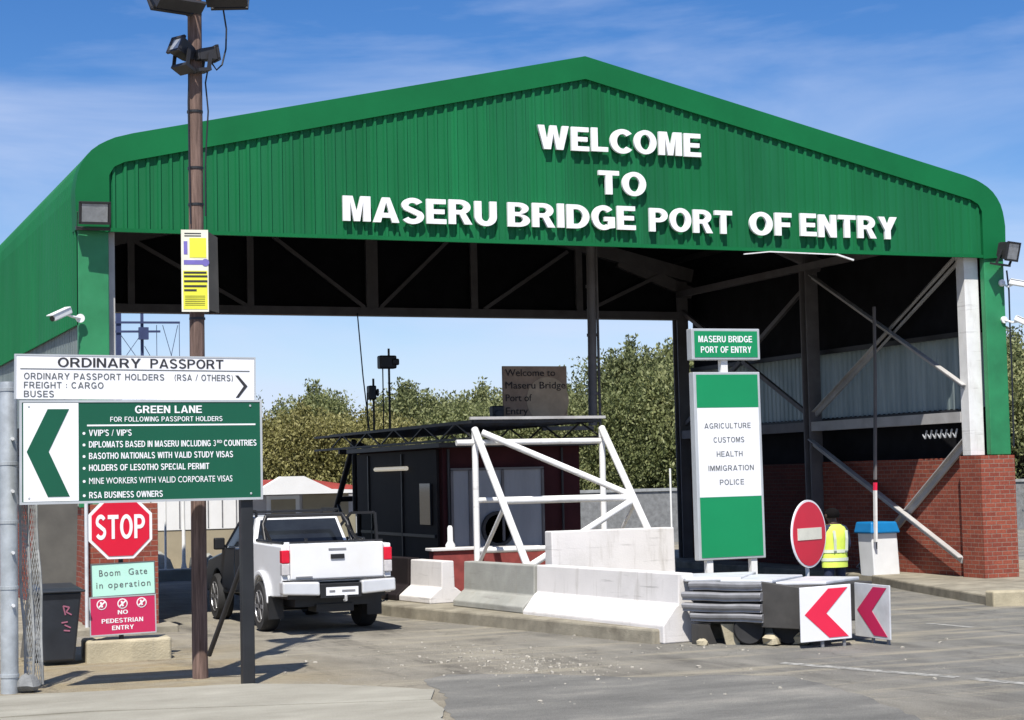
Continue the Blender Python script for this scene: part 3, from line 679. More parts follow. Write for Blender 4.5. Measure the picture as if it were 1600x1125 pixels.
# side walls: fibreglass light strip, sheet below it coloured dark for the inside shade
for X, s in ((XL + .04, 1), (XR - .30, -1)):
    b = MB(); A = []; yy = YF + .25
    while yy < YB - .1:
        for dy, dx in ((0, 0), (.10, 0), (.12, .03), (.165, .03)): A.append((yy + dy, X + s * dx))
        yy += .186
    v0 = [b._v((xx, y2, 3.50)) for y2, xx in A]; v1 = [b._v((xx, y2, 5.0)) for y2, xx in A]
    for i in range(len(A) - 1): b._f([v0[i], v0[i + 1], v1[i + 1], v1[i]])
    b.build('fibreglass_strip', 'fibreglass', shed)
    b = MB(); b.box((X - .01, YF + .3, 2.3), (X + .02, YB - .1, 3.52)); b.build('side_sheet', 'shade_lining', shed)
    for z0 in (3.44, 5.0):
        b = MB(); b.box((X + s * .05, YF + .3, z0 - .04), (X + s * .13, YB - .1, z0 + .06)); b.build('side_rail', 'dark_steel', shed)
    b = MB(); b.box((X - .02, YF + .3, 5.06), (X + .01, YB - .1, 7.0)); b.build('side_shade_lining', 'shade_lining', shed)
# right-hand wall steelwork inside the first bay
XB = 22.12
for p, q, wd in (((30.1, 6.5), (35.7, 3.6), .12), ((35.5, 6.7), (29.95, 3.9), .09), ((29.95, 2.95), (34.1, .15), .14), ((35.75, 2.98), (30.27, .49), .12), ((30.0, 6.6), (33.2, 4.9), .07)):
    b = MB(); off = 0 if p[0] < q[0] else .1
    b.bar((XB - off, p[0], p[1]), (XB - off, q[0], q[1]), .05, wd); b.bar((XB - off - .05, p[0], p[1] + wd / 2), (XB - off - .05, q[0], q[1] + wd / 2), .12, .02)
    b.build('brace', 'steel_white_paint', shed)
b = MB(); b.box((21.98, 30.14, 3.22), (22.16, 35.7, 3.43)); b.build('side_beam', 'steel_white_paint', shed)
b = MB(); b.box((21.98, 35.98, 3.22), (22.16, 42.0, 3.43)); b.build('side_beam', 'steel_grey_and_shade', shed)  # same pale beam further in, its shade painted as grey
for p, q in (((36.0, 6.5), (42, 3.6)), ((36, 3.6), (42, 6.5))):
    b = MB(); b.bar((22.12, p[0], p[1]), (22.12, q[0], q[1]), .08, .1); b.build('brace', 'steel_grey_and_shade', shed)
b = MB(); b.bar((22.0, 30, 6.95), (22.0, 42, 6.95), .14, .16); b.build('eave_beam', 'steel_grey_and_shade', shed)
b = MB(); b.bar((5.15, 30, 6.95), (5.15, 42, 6.95), .14, .16); b.build('eave_beam', 'steel_grey_and_shade', shed)
b = MB()
for k in range(7): b.bar((22.05, 30.35 + k * .17, 3.1), (22.05, 30.42 + k * .17, 2.93), .025); b.bar((22.05, 30.42 + k * .17, 2.93), (22.05, 30.5 + k * .17, 3.02), .02)
b.build('barbed_spikes', 'galv_bright', shed)

# brick dwarf walls and pillars under the columns
def brick_wall(name, parts, label):
    t = thing(name, (*parts[0][1], 0), label, 'brick wall')
    for nm, c, lo, hi, mm in parts:
        b = MB(); b.box(lo, hi); b.build(nm, mm, t, bevel=.008)
    return t
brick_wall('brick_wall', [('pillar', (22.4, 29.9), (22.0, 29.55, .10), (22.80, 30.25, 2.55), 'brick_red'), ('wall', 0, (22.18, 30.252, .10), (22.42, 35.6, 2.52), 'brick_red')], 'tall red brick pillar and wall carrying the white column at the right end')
brick_wall('brick_wall', [('wall', (22.4, 39), (22.18, 36.1, .10), (22.42, 41.9, 2.5), 'brick_shade')], 'brick wall coloured shade-dark at the far right inside the shed behind the pylon sign')
t = brick_wall('brick_wall', [('pillar', (5.4, 29.9), (4.84, 29.55, .10), (5.95, 30.2, 2.05), 'brick_red'), ('wall', 0, (4.9, 30.202, .10), (5.14, 41.9, 2.0), 'brick_red')], 'red brick pillar and wall behind the stop sign at the left end')
b = MB(); b.tube([(4.80, 29.48, .1), (4.80, 29.48, 3.2)], .03); b.build('corner_pipe', 'galv_bright', t, smooth=True)
b = MB(); b.prism([(19.05, 25.4), (20.9, 25.05), (20.95, 25.35), (19.12, 25.72)], -.03, .25, 'Z'); tag(b.build('concrete_block', 'block_conc', bevel=.03), 'pale concrete kerb block at the near end of the right verge', 'block')
# leaning sheet behind the bin
b = MB(); b.hull8([(3.28, 25.6, .05), (4.0, 25.6, .05), (4.0, 25.64, .05), (3.28, 25.64, .05), (3.6, 26.2, 2.12), (4.15, 26.2, 2.12), (4.15, 26.24, 2.12), (3.6, 26.24, 2.12)])
tag(b.build('leaning_sheet', 'board_grey'), 'dark grey sheet standing up behind the black wheelie bin', 'sheet')

# ------------------------------------------------------------------ floodlights and cameras on the shed
def floodlight(loc, rz, tilt, w_, h_, label, group='floodlights on the shed', name='floodlight', lens='lens_silver'):
    t = thing(name, loc, label, 'floodlight', group)
    T = TR(loc, rz) @ Matrix.Rotation(R(tilt), 4, 'X')
    b = MB(T); b.hull8([(-w_ / 2, -.10, -h_ / 2), (w_ / 2, -.10, -h_ / 2), (w_ / 2 * .8, .12, -h_ / 2 * .8), (-w_ / 2 * .8, .12, -h_ / 2 * .8), (-w_ / 2, -.10, h_ / 2), (w_ / 2, -.10, h_ / 2), (w_ / 2 * .8, .12, h_ / 2 * .8), (-w_ / 2 * .8, .12, h_ / 2 * .8)])
    for k in range(5): b.box((-w_ * .35 + k * w_ * .175 - .008, .118, -h_ * .36), (-w_ * .35 + k * w_ * .175 + .008, .15, h_ * .36))
    b.build('housing', 'dark_steel', t, bevel=.01)
    b = MB(T); b.box((-w_ * .44, -.113, -h_ * .42), (w_ * .44, -.102, h_ * .42)); b.build('lens', lens, t)
    b = MB(T); b.box((-w_ / 2 - .02, -.125, h_ / 2 - .02), (w_ / 2 + .02, -.09, h_ / 2 + .012)); b.box((-w_ / 2 - .02, -.125, -h_ / 2 - .012), (w_ / 2 + .02, -.09, -h_ / 2 + .02)); b.box((-w_ / 2 - .02, -.125, -h_ / 2), (-w_ / 2 + .015, -.09, h_ / 2)); b.box((w_ / 2 - .015, -.125, -h_ / 2), (w_ / 2 + .02, -.09, h_ / 2)); b.build('bezel', 'dark_steel', t)
    b = MB(T); b.bar((-w_ / 2 - .03, 0, 0), (-w_ / 2 - .03, .06, -h_ / 2 - .1), .012, .05); b.bar((w_ / 2 + .03, 0, 0), (w_ / 2 + .03, .06, -h_ / 2 - .1), .012, .05); b.box((-w_ / 2 - .04, .03, -h_ / 2 - .13), (w_ / 2 + .04, .20, -h_ / 2 - .09)); b.build('bracket', 'dark_steel', t)
    return t
floodlight((4.93, 29.30, 6.70), -4, 16, .46, .34, 'floodlight on the top left corner post of the green shed')
floodlight((22.66, 29.32, 6.55), 22, 14, .42, .36, 'floodlight on the top right corner post of the green shed')
def cctv(loc, rz, tilt, label, arm):
    t = thing('security_camera', loc, label, 'security camera', 'security cameras on the shed posts')
    T = TR(loc, rz) @ Matrix.Rotation(R(tilt), 4, 'X')
    b = MB(T); b.box((-.055, -.22, -.05), (.055, .18, .055)); b.build('housing', 'cabinet_white', t, bevel=.02)
    b = MB(T); b.box((-.065, -.27, .057), (.065, .16, .07)); b.build('sun_shield', 'cabinet_white', t)
    b = MB(T); b.lathe([(.045, 0), (.045, .012), (.03, .018)], 14, (0, -.238, 0), 'Y'); b.build('lens', 'lens_dark', t)
    b = MB(); b.tube([T @ Vector((0, .1, -.04)), T @ Vector((0, .18, -.10)), arm], .022, 8); b.lathe([(.07, -.02), (.07, .02)], 16, arm, 'Y'); b.build('bracket', 'cabinet_white', t, smooth=True)
    return t
cctv((4.42, 29.30, 5.06), -55, 22, 'white security camera on the left green corner post', (4.74, 29.55, 5.02))
cctv((22.93, 29.40, 5.92), 60, 12, 'upper security camera on the right green corner post', (22.72, 29.63, 5.95))
cctv((23.0, 29.38, 5.16), 55, 28, 'lower security camera on the right green corner post', (22.74, 29.63, 5.22))
b = MB(); b.tube([(22.84, 29.62, 6.2), (22.86, 29.6, 5.8), (22.85, 29.6, 5.0), (22.87, 29.62, 4.2), (22.85, 29.63, 2.7)], .018, 6)
tag(b.build('cable', 'cable_black', smooth=True), 'dark cable running down the right green corner post', 'cable')

# ------------------------------------------------------------------ wooden pole, its lamps, cable and notice
t = thing('wooden_pole', (4.93, 22.05, 0), 'tall brown wooden pole standing behind the lane signs', 'pole')
b = MB(); pp = [(4.935, 22.05, -.1), (4.93, 22.05, .4), (4.935, 22.05, 2.5), (4.945, 22.05, 5.5), (4.955, 22.05, 8.3), (4.96, 22.05, 9.1)]
b.tube(pp, [.096, .094, .093, .09, .086, .083], 20); b.build('shaft', 'wood_pole', t, smooth=True)
for zz in (4.35, 5.75, 6.2, 6.9, 7.55, 8.12):
    b = MB(); b.lathe([(.092, -.016), (.098, -.014), (.098, .014), (.092, .016)], 20, (4.945, 22.05, zz)); b.build('strap', 'black_steel', t)
floodlight((4.62, 21.85, 8.30), 195, 34, .52, .40, 'large floodlight on the left of the wooden pole top', 'floodlights on the wooden pole', lens='lens_dark')
floodlight((5.36, 21.9, 8.38), 158, 34, .42, .32, 'large floodlight on the right of the wooden pole top', 'floodlights on the wooden pole', lens='lens_dark')
floodlight((4.77, 21.92, 7.64), -62, -25, .20, .20, 'small lamp on the left of the wooden pole below the large floodlights', 'floodlights on the wooden pole')
floodlight((5.08, 21.93, 7.60), 100, -10, .16, .17, 'small dark lamp on the right of the wooden pole below the large floodlights', 'floodlights on the wooden pole', lens='lens_dark')
b = MB(); b.tube([(5.30, 22.0, 8.22), (5.34, 22.0, 7.95), (5.33, 22.0, 7.7), (5.28, 22.0, 7.5), (5.21, 22.0, 7.43), (5.16, 22.0, 7.5), (5.12, 22.0, 7.6)], .011, 8)
b.tube([(5.12, 21.98, 7.55), (5.06, 21.96, 7.25), (5.09, 21.96, 6.9), (5.06, 21.95, 6.5), (5.045, 21.95, 6.2), (5.04, 21.95, 5.6)], .010, 8)
b.tube([(4.87, 21.98, 7.6), (4.845, 21.97, 7.0), (4.85, 21.97, 6.3), (4.86, 21.97, 5.5)], .009, 8)
tag(b.build('cable', 'cable_black', smooth=True), 'black lamp cable looping down the side of the wooden pole', 'cable')
t = thing('notice_board', (4.9, 21.9, 4.42), 'white and yellow notice wrapped around the wooden pole', 'notice')
TN = TR((4.73, 21.93, 4.42), -9)
b = MB(TN); b.box((0, -.008, 0), (.325, 0, 1.0)); b.build('sheet', 'cream_paper', t)
b = MB(TN); b.hull8([(.327, -.008, .02), (.46, .16, .0), (.455, .165, .0), (.327, .0, .02), (.327, -.008, .98), (.45, .16, .93), (.445, .165, .93), (.327, 0, .98)]); b.build('side_sheet', 'board_grey', t)  # same paper, its shaded side coloured dark grey
b = MB(TN); b.box((.02, -.0115, .03), (.31, -.0085, .50)); b.box((.10, -.0115, .66), (.30, -.0085, .90)); b.build('yellow_print', 'yellow_paper', t)
b = MB(TN); b.box((.03, -.0115, .575), (.30, -.0085, .63)); b.lathe([(.045, 0), (.045, .003)], 16, (.29, -.0135, .60), 'Y'); b.box((.03, -.0115, .70), (.075, -.0085, .86)); b.build('purple_print', 'purple_ink', t)
b = MB(TN)
for k, (z, w_) in enumerate(((.465, .27), (.42, .28), (.36, .28), (.30, .27), (.25, .15))): b.box((.03, -.0150, z), (.03 + w_, -.0117, z + .024))
for z in (.95, .92): b.box((.04, -.0115, z), (.24, -.0085, z + .012))
for k in range(6): b.box((.04, -.0150, .08 + k * .022), (.28, -.0117, .084 + k * .022))
b.build('printed_lines', 'letter_black', t)

# ------------------------------------------------------------------ lane signs at the left
YS = 20.93
t = thing('lane_sign', (4.0, YS, 3.32), 'white ordinary passport board above the green lane board', 'road sign')
TW = Matrix.Translation((2.64, YS, 3.325)) @ Matrix.Rotation(R(0.6), 4, 'Y')
b = MB(TW); b.box((0, 0, 0), (2.72, .03, .50)); b.build('board', 'sign_white', t, bevel=.004)
b = MB(TW); b.box((-.012, -.006, .488), (2.732, .036, .505)); b.box((-.012, -.006, 0), (.006, .036, .488)); b.box((2.714, -.006, 0), (2.732, .036, .488)); b.build('edging', 'sign_frame', t)
b = MB(TW); b.box((.05, -.004, .335), (2.66, -.0005, .345)); b.build('rule', 'letter_grey', t)
join_text([text('ORDINARY', .46, 1.39, .365, .105, -.001, t, 'letter_black', .004, .02, TW), text('PASSPORT', 1.50, 2.35, .365, .105, -.001, t, 'letter_black', .004, .02, TW)])
join_text([text('ORDINARY PASSPORT HOLDERS', .09, 1.66, .225, .07, -.001, t, 'letter_grey', .004, .012, TW, space=1.15), text('(RSA / OTHERS)', 1.78, 2.46, .225, .07, -.001, t, 'letter_grey', .004, .012, TW, space=1.1),
           text('FREIGHT : CARGO', .09, .97, .125, .07, -.001, t, 'letter_grey', .004, .012, TW, space=1.15), text('BUSES', .09, .42, .025, .07, -.001, t, 'letter_grey', .004, .012, TW, space=1.15)])
b = MB(TW); b.prism([(2.49, .29), (2.525, .29), (2.635, .165), (2.53, .03), (2.495, .03), (2.59, .165)], -.0045, -.0005, 'Y'); b.build('arrow', 'letter_black', t)
t = thing('lane_sign', (4.05, YS, 2.16), 'dark green green-lane board with a green chevron pointing left', 'road sign')
TG = Matrix.Translation((2.70, YS - .01, 2.16)) @ Matrix.Rotation(R(0.15), 4, 'Y')
b = MB(TG); b.box((0, 0, 0), (2.72, .03, 1.14)); b.build('board', 'sign_dkgreen', t, bevel=.004)
b = MB(TG); b.box((.02, -.004, .02), (.625, -.0005, 1.12)); b.build('white_panel', 'sign_white', t)
b = MB(TG)
for lo, hi in (((-.02, -.008, 1.125), (2.74, .038, 1.15)), ((-.02, -.008, -.012), (2.74, .038, .015)), ((-.02, -.008, .015), (.005, .038, 1.125)), ((2.715, -.008, .015), (2.74, .038, 1.125))): b.box(lo, hi)
b.build('frame', 'sign_frame', t)
b = MB(TG); b.prism([(.52, 1.05), (.285, 1.05), (.055, .575), (.285, .07), (.525, .07), (.295, .575)], -.009, -.0045, 'Y'); b.build('arrow', 'sign_dkgreen', t)
gl = [('GREEN LANE', 1.26, 2.03, 1.00, .085, .03), ('FOR FOLLOWING PASSPORT HOLDERS', .98, 2.27, .905, .055, .012),
      ("VVIP'S / VIP'S", .74, 1.22, .745, .07, .025), ('DIPLOMATS BASED IN MASERU INCLUDING 3', .74, 2.19, .615, .07, .025), ('COUNTRIES', 2.285, 2.67, .615, .07, .025), ('BASOTHO NATIONALS WITH VALID STUDY VISAS', .74, 2.39, .485, .07, .025),
      ('HOLDERS OF LESOTHO SPECIAL PERMIT', .74, 2.11, .352, .07, .025), ('MINE WORKERS WITH VALID CORPORATE VISAS', .74, 2.38, .205, .07, .025), ('RSA BUSINESS OWNERS', .74, 1.57, .045, .07, .025)]
ls = [text(s_, x0, x1, z0, h_, -.001, t, 'sign_white', .004, bo_, TG) for s_, x0, x1, z0, h_, bo_ in gl]
ls.append(text('RD', 2.205, 2.262, .65, .035, -.001, t, 'sign_white', .004, .02, TG))
join_text(ls)
b = MB(TG); b.box((.72, -.004, .855), (2.66, -.0005, .873))
for z0 in (.745, .615, .485, .352, .205, .045): b.lathe([(.016, 0), (.016, .003)], 10, (.685, -.004, z0 + .03), 'Y')
b.build('rule_and_bullets', 'sign_white', t)
b = MB(); b.box((5.19, 20.965, -.05), (5.335, 21.09, 3.3)); tag(b.build('sign_post', 'black_steel', bevel=.01), 'black square post holding up the right end of the green lane board', 'post')
b = MB(); b.tube([(5.02, 21.95, .28), (5.24, 21.1, 1.42)], .03, 10); tag(b.build('stay_rod', 'dark_steel', smooth=True), 'dark slanting stay between the wooden pole and the black post', 'stay')
t = thing('galvanised_pole', (2.65, 21.72, 0), 'thick galvanised pole at the left edge beside the lane boards', 'pole')
b = MB(); b.tube([(2.66, 21.72, -.05), (2.66, 21.72, 3.5), (2.66, 21.72, 3.56)], [.1, .1, .09], 24); b.build('shaft', 'galvanised', t, smooth=True)
for zz in (3.47, 2.62, 1.95, 1.2, .2):
    b = MB(); b.lathe([(.1, -.02), (.108, -.018), (.108, .018), (.1, .02)], 24, (2.66, 21.72, zz)); b.build('band', 'galvanised', t)
b = MB()
for zz in (2.9, 2.3, 1.6, 1.0): b.lathe([(.02, -.03), (.02, .02)], 8, (2.69, 21.61, zz), 'Y')
b.build('bolts', 'galv_bright', t)
# bent mesh panel next to it
b = MB(); rr = random.Random(3)
def netp(i, j): return (2.86 + .022 * i - .004 * j + .012 * math.sin(j * .5 + i), 21.9 + .012 * i + .03 * math.sin(j * .9 + i * .3), .05 + j * .13)
for j in range(22):
    for i in range(10):
        p = netp(i, j); b.bar(p, netp(i + 1, j + 1), .006); b.bar(netp(i + 1, j), netp(i, j + 1), .006)
for i in (0, 5, 10): b.tube([netp(i, j) for j in range(0, 23, 2)], .016, 6)
tag(b.build('wire_mesh', 'net_grey'), 'bent grey strip of wire mesh beside the galvanised pole', 'wire mesh')
b = MB(); b.lathe([(.02, 0), (.10, .015), (.14, .07), (.12, .14), (.07, .19), (.01, .21)], 10, (2.86, 21.7, 0))
for v in b.b.verts: v.co += Vector((rr.uniform(-.02, .02), rr.uniform(-.02, .02), rr.uniform(-.015, .015)))
tag(b.build('stone', 'stone', smooth=True), 'grey stone lying at the foot of the galvanised pole', 'stone')

# stop sign with two plates on one post, standing on a concrete block
b = MB(); b.prism([(4.02, 24.75), (4.62, 24.72), (5.16, 24.78), (5.2, 25.3), (4.05, 25.4)], -.04, .29, 'Z')
tag(b.build('concrete_block', 'block_conc', bevel=.04, seg=3), 'long pale concrete block under the no pedestrian entry sign', 'block')
b = MB(); b.tube([(4.5, 24.86, .25), (4.5, 24.86, 2.1)], .032, 12); tag(b.build('sign_post', 'dark_steel', smooth=True), 'thin dark post behind the stop sign on the concrete block', 'post')
b = MB()
for xx in (.08, 2.6):
    for zz in (.06, 1.08): b.lathe([(.014, -.004), (.010, -.0095)], 8, (xx, 0, zz), 'Y')
bmesh.ops.transform(b.b, matrix=TG, verts=b.b.verts[:]); b.build('bolts', 'sign_frame', bpy.data.objects['lane_sign.001'])
t = thing('stop_sign', (4.485, 24.78, 1.36), 'red octagonal STOP sign with white border', 'stop sign')
def ngon(cx, cz, r, n, rot): return [(cx + r * math.cos(2 * math.pi * k / n + rot), cz + r * math.sin(2 * math.pi * k / n + rot)) for k in range(n)]
o8 = R(22.5); cx, cz = 4.485, 1.785
b = MB(); b.prism(ngon(cx, cz, .458, 8, o8), 24.77, 24.79, 'Y'); b.build('border', 'sign_white', t)
b = MB(); b.prism(ngon(cx, cz, .415, 8, o8), 24.762, 24.769, 'Y'); b.build('face', 'sign_red', t)
text('STOP', 4.155, 4.81, 1.63, .32, 24.761, t, 'sign_white', .004, .035)
t = thing('boom_gate_sign', (4.5, 24.78, .87), 'pale mint boom gate in operation plate below the stop sign', 'sign')
TB = Matrix.Translation((4.105, 24.79, .865)) @ Matrix.Rotation(R(-1.2), 4, 'Y')
b = MB(TB); b.box((0, 0, 0), (.84, .015, .43)); b.build('plate', 'sign_mint', t, bevel=.004)
b = MB(TB)
for lo, hi in (((-.008, -.004, -.008), (.848, .017, .006)), ((-.008, -.004, .424), (.848, .017, .438)), ((-.008, -.004, .006), (.006, .017, .424)), ((.834, -.004, .006), (.848, .017, .424))): b.box(lo, hi)
b.build('edging', 'letter_grey', t)
join_text([text('Boom', .10, .38, .27, .085, -.001, t, 'letter_grey', .003, .004, TB, space=1.2), text('Gate', .49, .74, .27, .085, -.001, t, 'letter_grey', .003, .004, TB, space=1.2),
           text('in operation', .06, .78, .11, .085, -.001, t, 'letter_grey', .003, .004, TB, space=1.2)])
t = thing('pedestrian_sign', (4.5, 24.78, .35), 'crimson no pedestrian entry plate with three white crossed discs', 'sign')
TP = Matrix.Translation((4.08, 24.785, .355)) @ Matrix.Rotation(R(-.8), 4, 'Y')
b = MB(TP); b.box((0, 0, 0), (.87, .015, .50)); b.build('plate', 'sign_crimson', t, bevel=.004)
b = MB(TP)
for lo, hi in (((-.008, -.004, -.008), (.878, .017, .008)), ((-.008, -.004, .492), (.878, .017, .508)), ((-.008, -.004, .008), (.008, .017, .492)), ((.862, -.004, .008), (.878, .017, .492))): b.box(lo, hi)
b.build('edging', 'sign_frame', t)
for xx in (.155, .43, .685):
    b = MB(TP); b.lathe([(.068, 0), (.068, .003)], 24, (xx, -.005, .405), 'Y'); b.build('disc', 'sign_white', t)
    b = MB(TP); b.lathe([(.054, 0), (.054, .002)], 24, (xx, -.0078, .405), 'Y'); b.build('disc_field', 'sign_crimson', t)
    b = MB(TP); b.bar((xx - .04, -.010, .37), (xx + .04, -.010, .44), .004, .02, (0, 0, 1)); b.lathe([(.013, 0), (.013, .002)], 10, (xx - .012, -.012, .43), 'Y'); b.bar((xx - .01, -.011, .425), (xx + .006, -.011, .37), .004, .022, (1, 0, 0)); b.build('walker_mark', 'sign_white', t)
join_text([text('NO', .365, .50, .265, .055, -.001, t, 'sign_white', .003, .03, TP), text('PEDESTRIAN', .15, .70, .155, .058, -.001, t, 'sign_white', .003, .03, TP), text('ENTRY', .285, .575, .06, .058, -.001, t, 'sign_white', .003, .03, TP)])

# wheelie bin
t = thing('wheelie_bin', (3.7, 24.9, 0), 'black wheelie bin with faint pink marks beside the stop sign', 'bin')
b = MB(); b.hull8([(3.46, 24.68, .05), (3.86, 24.68, .05), (3.84, 25.2, .05), (3.46, 25.2, .05), (3.37, 24.6, .96), (3.94, 24.6, .96), (3.94, 25.3, .96), (3.37, 25.3, .96)]); b.build('body', 'bin_plastic', t, bevel=.03)
b = MB(); b.box((3.33, 24.55, .955), (3.98, 25.35, .985)); b.hull8([(3.35, 24.57, .985), (3.96, 24.57, .985), (3.96, 25.3, 1.0), (3.35, 25.3, 1.0), (3.42, 24.66, 1.01), (3.9, 24.66, 1.01), (3.9, 25.28, 1.05), (3.42, 25.28, 1.05)]); b.build('lid', 'bin_plastic', t, bevel=.01)
for xx in (3.43, 3.87):
    b = MB(); b.lathe([(.03, -.03), (.1, -.03), (.11, 0), (.1, .03), (.03, .03)], 18, (xx, 25.27, .11), 'X'); b.build('wheel', 'tyre_rubber', t, smooth=True)
b = MB()
for p, q in (((3.70, .78), (3.73, .66)), ((3.70, .78), (3.78, .76)), ((3.78, .76), (3.74, .70)), ((3.74, .70), (3.81, .66)), ((3.68, .56), (3.76, .57)), ((3.72, .53), (3.80, .49)), ((3.71, .46), (3.79, .45))):
    fy = lambda z: 24.68 - (z - .05) / .91 * .08 - .006
    b.bar((p[0], fy(p[1]), p[1]), (q[0], fy(q[1]), q[1]), .018, .006, (0, 1, 0))
b.build('pink_marks', 'pink_paint', t)

# ------------------------------------------------------------------ pickup truck
t = thing('pickup_truck', (8.23, 29.8, 0), 'white double cab pickup truck with shade-painted cab sides seen from behind under the shed', 'pickup truck')
TT = TR((8.23, 27.2, 0), 0)
Wd = .875
def arch(cy, cz, r, a0, a1, n=9): return [(cy + r * math.cos(R(a0 + (a1 - a0) * k / n)), cz + r * math.sin(R(a0 + (a1 - a0) * k / n))) for k in range(n + 1)]
# bed sides with wheel arch
for s in (-1, 1):
    b = MB(TT); poly = [(0.02, .60), (0.02, 1.36), (1.93, 1.385), (1.93, .52)] + arch(1.22, .42, .47, 12, 168)[::1] + [(.70, .56)]
    x0, x1 = (-Wd, -Wd + .10) if s < 0 else (Wd - .10, Wd)
    b.prism(poly, x0, x1, 'X'); b.build('bed_side', 'truck_white', t, bevel=.022, seg=3)
    b = MB(TT); outer_a = arch(1.22, .42, .54, 5, 175, 14); inner_a = arch(1.22, .42, .46, 5, 175, 14)
    b.prism(outer_a + inner_a[::-1], s * Wd if s > 0 else -Wd - .055, Wd + .055 if s > 0 else -Wd, 'X'); b.build('wheel_flare', 'truck_white', t, bevel=.02, seg=2)
b = MB(TT); b.box((-Wd + .11, .06, .80), (Wd - .11, 1.9, .84)); b.box((-Wd + .11, 1.86, .84), (Wd - .11, 1.92, 1.36)); b.build('bed_floor', 'truck_white', t)
tg = MB(TT); tg.hull8([(-.745, .0, .845), (.745, .0, .845), (.745, .07, .845), (-.745, .07, .845), (-.745, -.015, 1.385), (.745, -.015, 1.385), (.745, .07, 1.395), (-.745, .07, 1.395)]); tg = tg.build('tailgate', 'truck_white', t, bevel=.022, seg=3)
b = MB(TT); b.box((-.11, -.032, 1.15), (.11, -.012, 1.22)); b.build('handle', 'truck_black', tg, bevel=.006)
b = MB(TT); b.box((-.14, -.022, 1.285), (.14, -.013, 1.31)); b.build('trim_strip', 'rail_steel', tg)
b = MB(TT); b.box((-.66, -.02, .875), (-.40, -.004, .895)); b.build('badge', 'rail_steel', tg)
for s in (-1, 1):
    lo, hi = (-Wd - .004, -.755) if s < 0 else (.755, Wd + .004)
    b = MB(TT); b.box((lo, -.025, 1.10), (hi, .12, 1.30)); tl = b.build('tail_light', 'lamp_red', t, bevel=.015)
    b = MB(TT); b.box((lo, -.022, .92), (hi, .11, 1.098)); b.build('reversing_lens', 'lamp_clear', tl, bevel=.012)
b = MB(TT); b.hull8([(-.90, -.14, .63), (-.33, -.20, .60), (-.33, .02, .60), (-.90, .10, .63), (-.90, -.12, .83), (-.33, -.18, .81), (-.33, .02, .81), (-.90, .10, .83)]); bp_ = b.build('bumper_end', 'chrome', t, bevel=.03, seg=3)
b = MB(TT); b.hull8([(.33, -.20, .60), (.90, -.14, .63), (.90, .10, .63), (.33, .02, .60), (.33, -.18, .81), (.90, -.12, .83), (.90, .10, .83), (.33, .02, .81)])
bp_ = b.build('bumper_end', 'chrome', t, bevel=.03, seg=3)
b = MB(TT); b.box((-.325, -.185, .56), (.325, .0, .78)); b.box((-.88, -.115, .832), (.88, .0, .845)); b.build('bumper_step', 'truck_black', t, bevel=.01)
b = MB(TT); b.box((-.24, -.196, .60), (.27, -.187, .725)); npl = b.build('number_plate', 'sign_white', t)
b = MB(TT)
for x0, x1 in ((-.19, -.10), (.01, .22)): b.box((x0, -.2, .648), (x1, -.197, .68))
b.build('plate_marks', 'rail_steel', npl)
b = MB(TT); b.tube([(.05, -.2, .52), (.05, -.27, .53), (.05, -.27, .58)], .025, 10); b.lathe([(.01, -.03), (.03, 0), (.01, .03)], 12, (.05, -.27, .60)); b.build('tow_ball', 'chrome', t, smooth=True)
b = MB(TT); b.box((-.62, .2, .42), (.62, 4.7, .60)); b.box((-.3, .15, .33), (.3, .6, .45)); b.box((-.78, .05, .55), (.78, 1.9, .79)); b.tube([(-.7, 1.22, .38), (.7, 1.22, .38)], .07); b.build('chassis', 'truck_black', t)
# cab: lower body, greenhouse
b = MB(TT); b.prism([(1.99, .55), (1.99, 1.30), (3.75, 1.22), (4.0, 1.15), (4.95, 1.02), (5.08, .85), (5.08, .45)] + arch(4.27, .42, .44, 8, 172)[::1] + [(3.7, .48)], -Wd, Wd, 'X'); b.build('cab', 'truck_shade', t, bevel=.03, seg=3)
def loft(b, base, top):
    n = len(base); A = [b._v(p) for p in base]; Bq = [b._v(p) for p in top]
    for k in range(n): b._f([A[k], A[(k + 1) % n], Bq[(k + 1) % n], Bq[k]])
    b._f(A[::-1]); b._f(Bq)
b = MB(TT); loft(b, [(-.82, 2.02, 1.29), (.82, 2.02, 1.29), (.82, 3.95, 1.19), (-.82, 3.95, 1.19)], [(-.68, 2.22, 1.775), (.68, 2.22, 1.775), (.66, 3.15, 1.79), (-.66, 3.15, 1.79)]); b.build('cab_roof', 'truck_white', t, bevel=.04, seg=4)
b = MB(TT)
for s_ in (1,):
    p = lambda x, u: (x, 2.02 + .20 * u - .014, 1.29 + .485 * u)
    b.quad(p(-.74, .08), p(.74, .08), p(.635, .90), p(-.635, .90))
b.build('rear_window', 'window_glass', t)
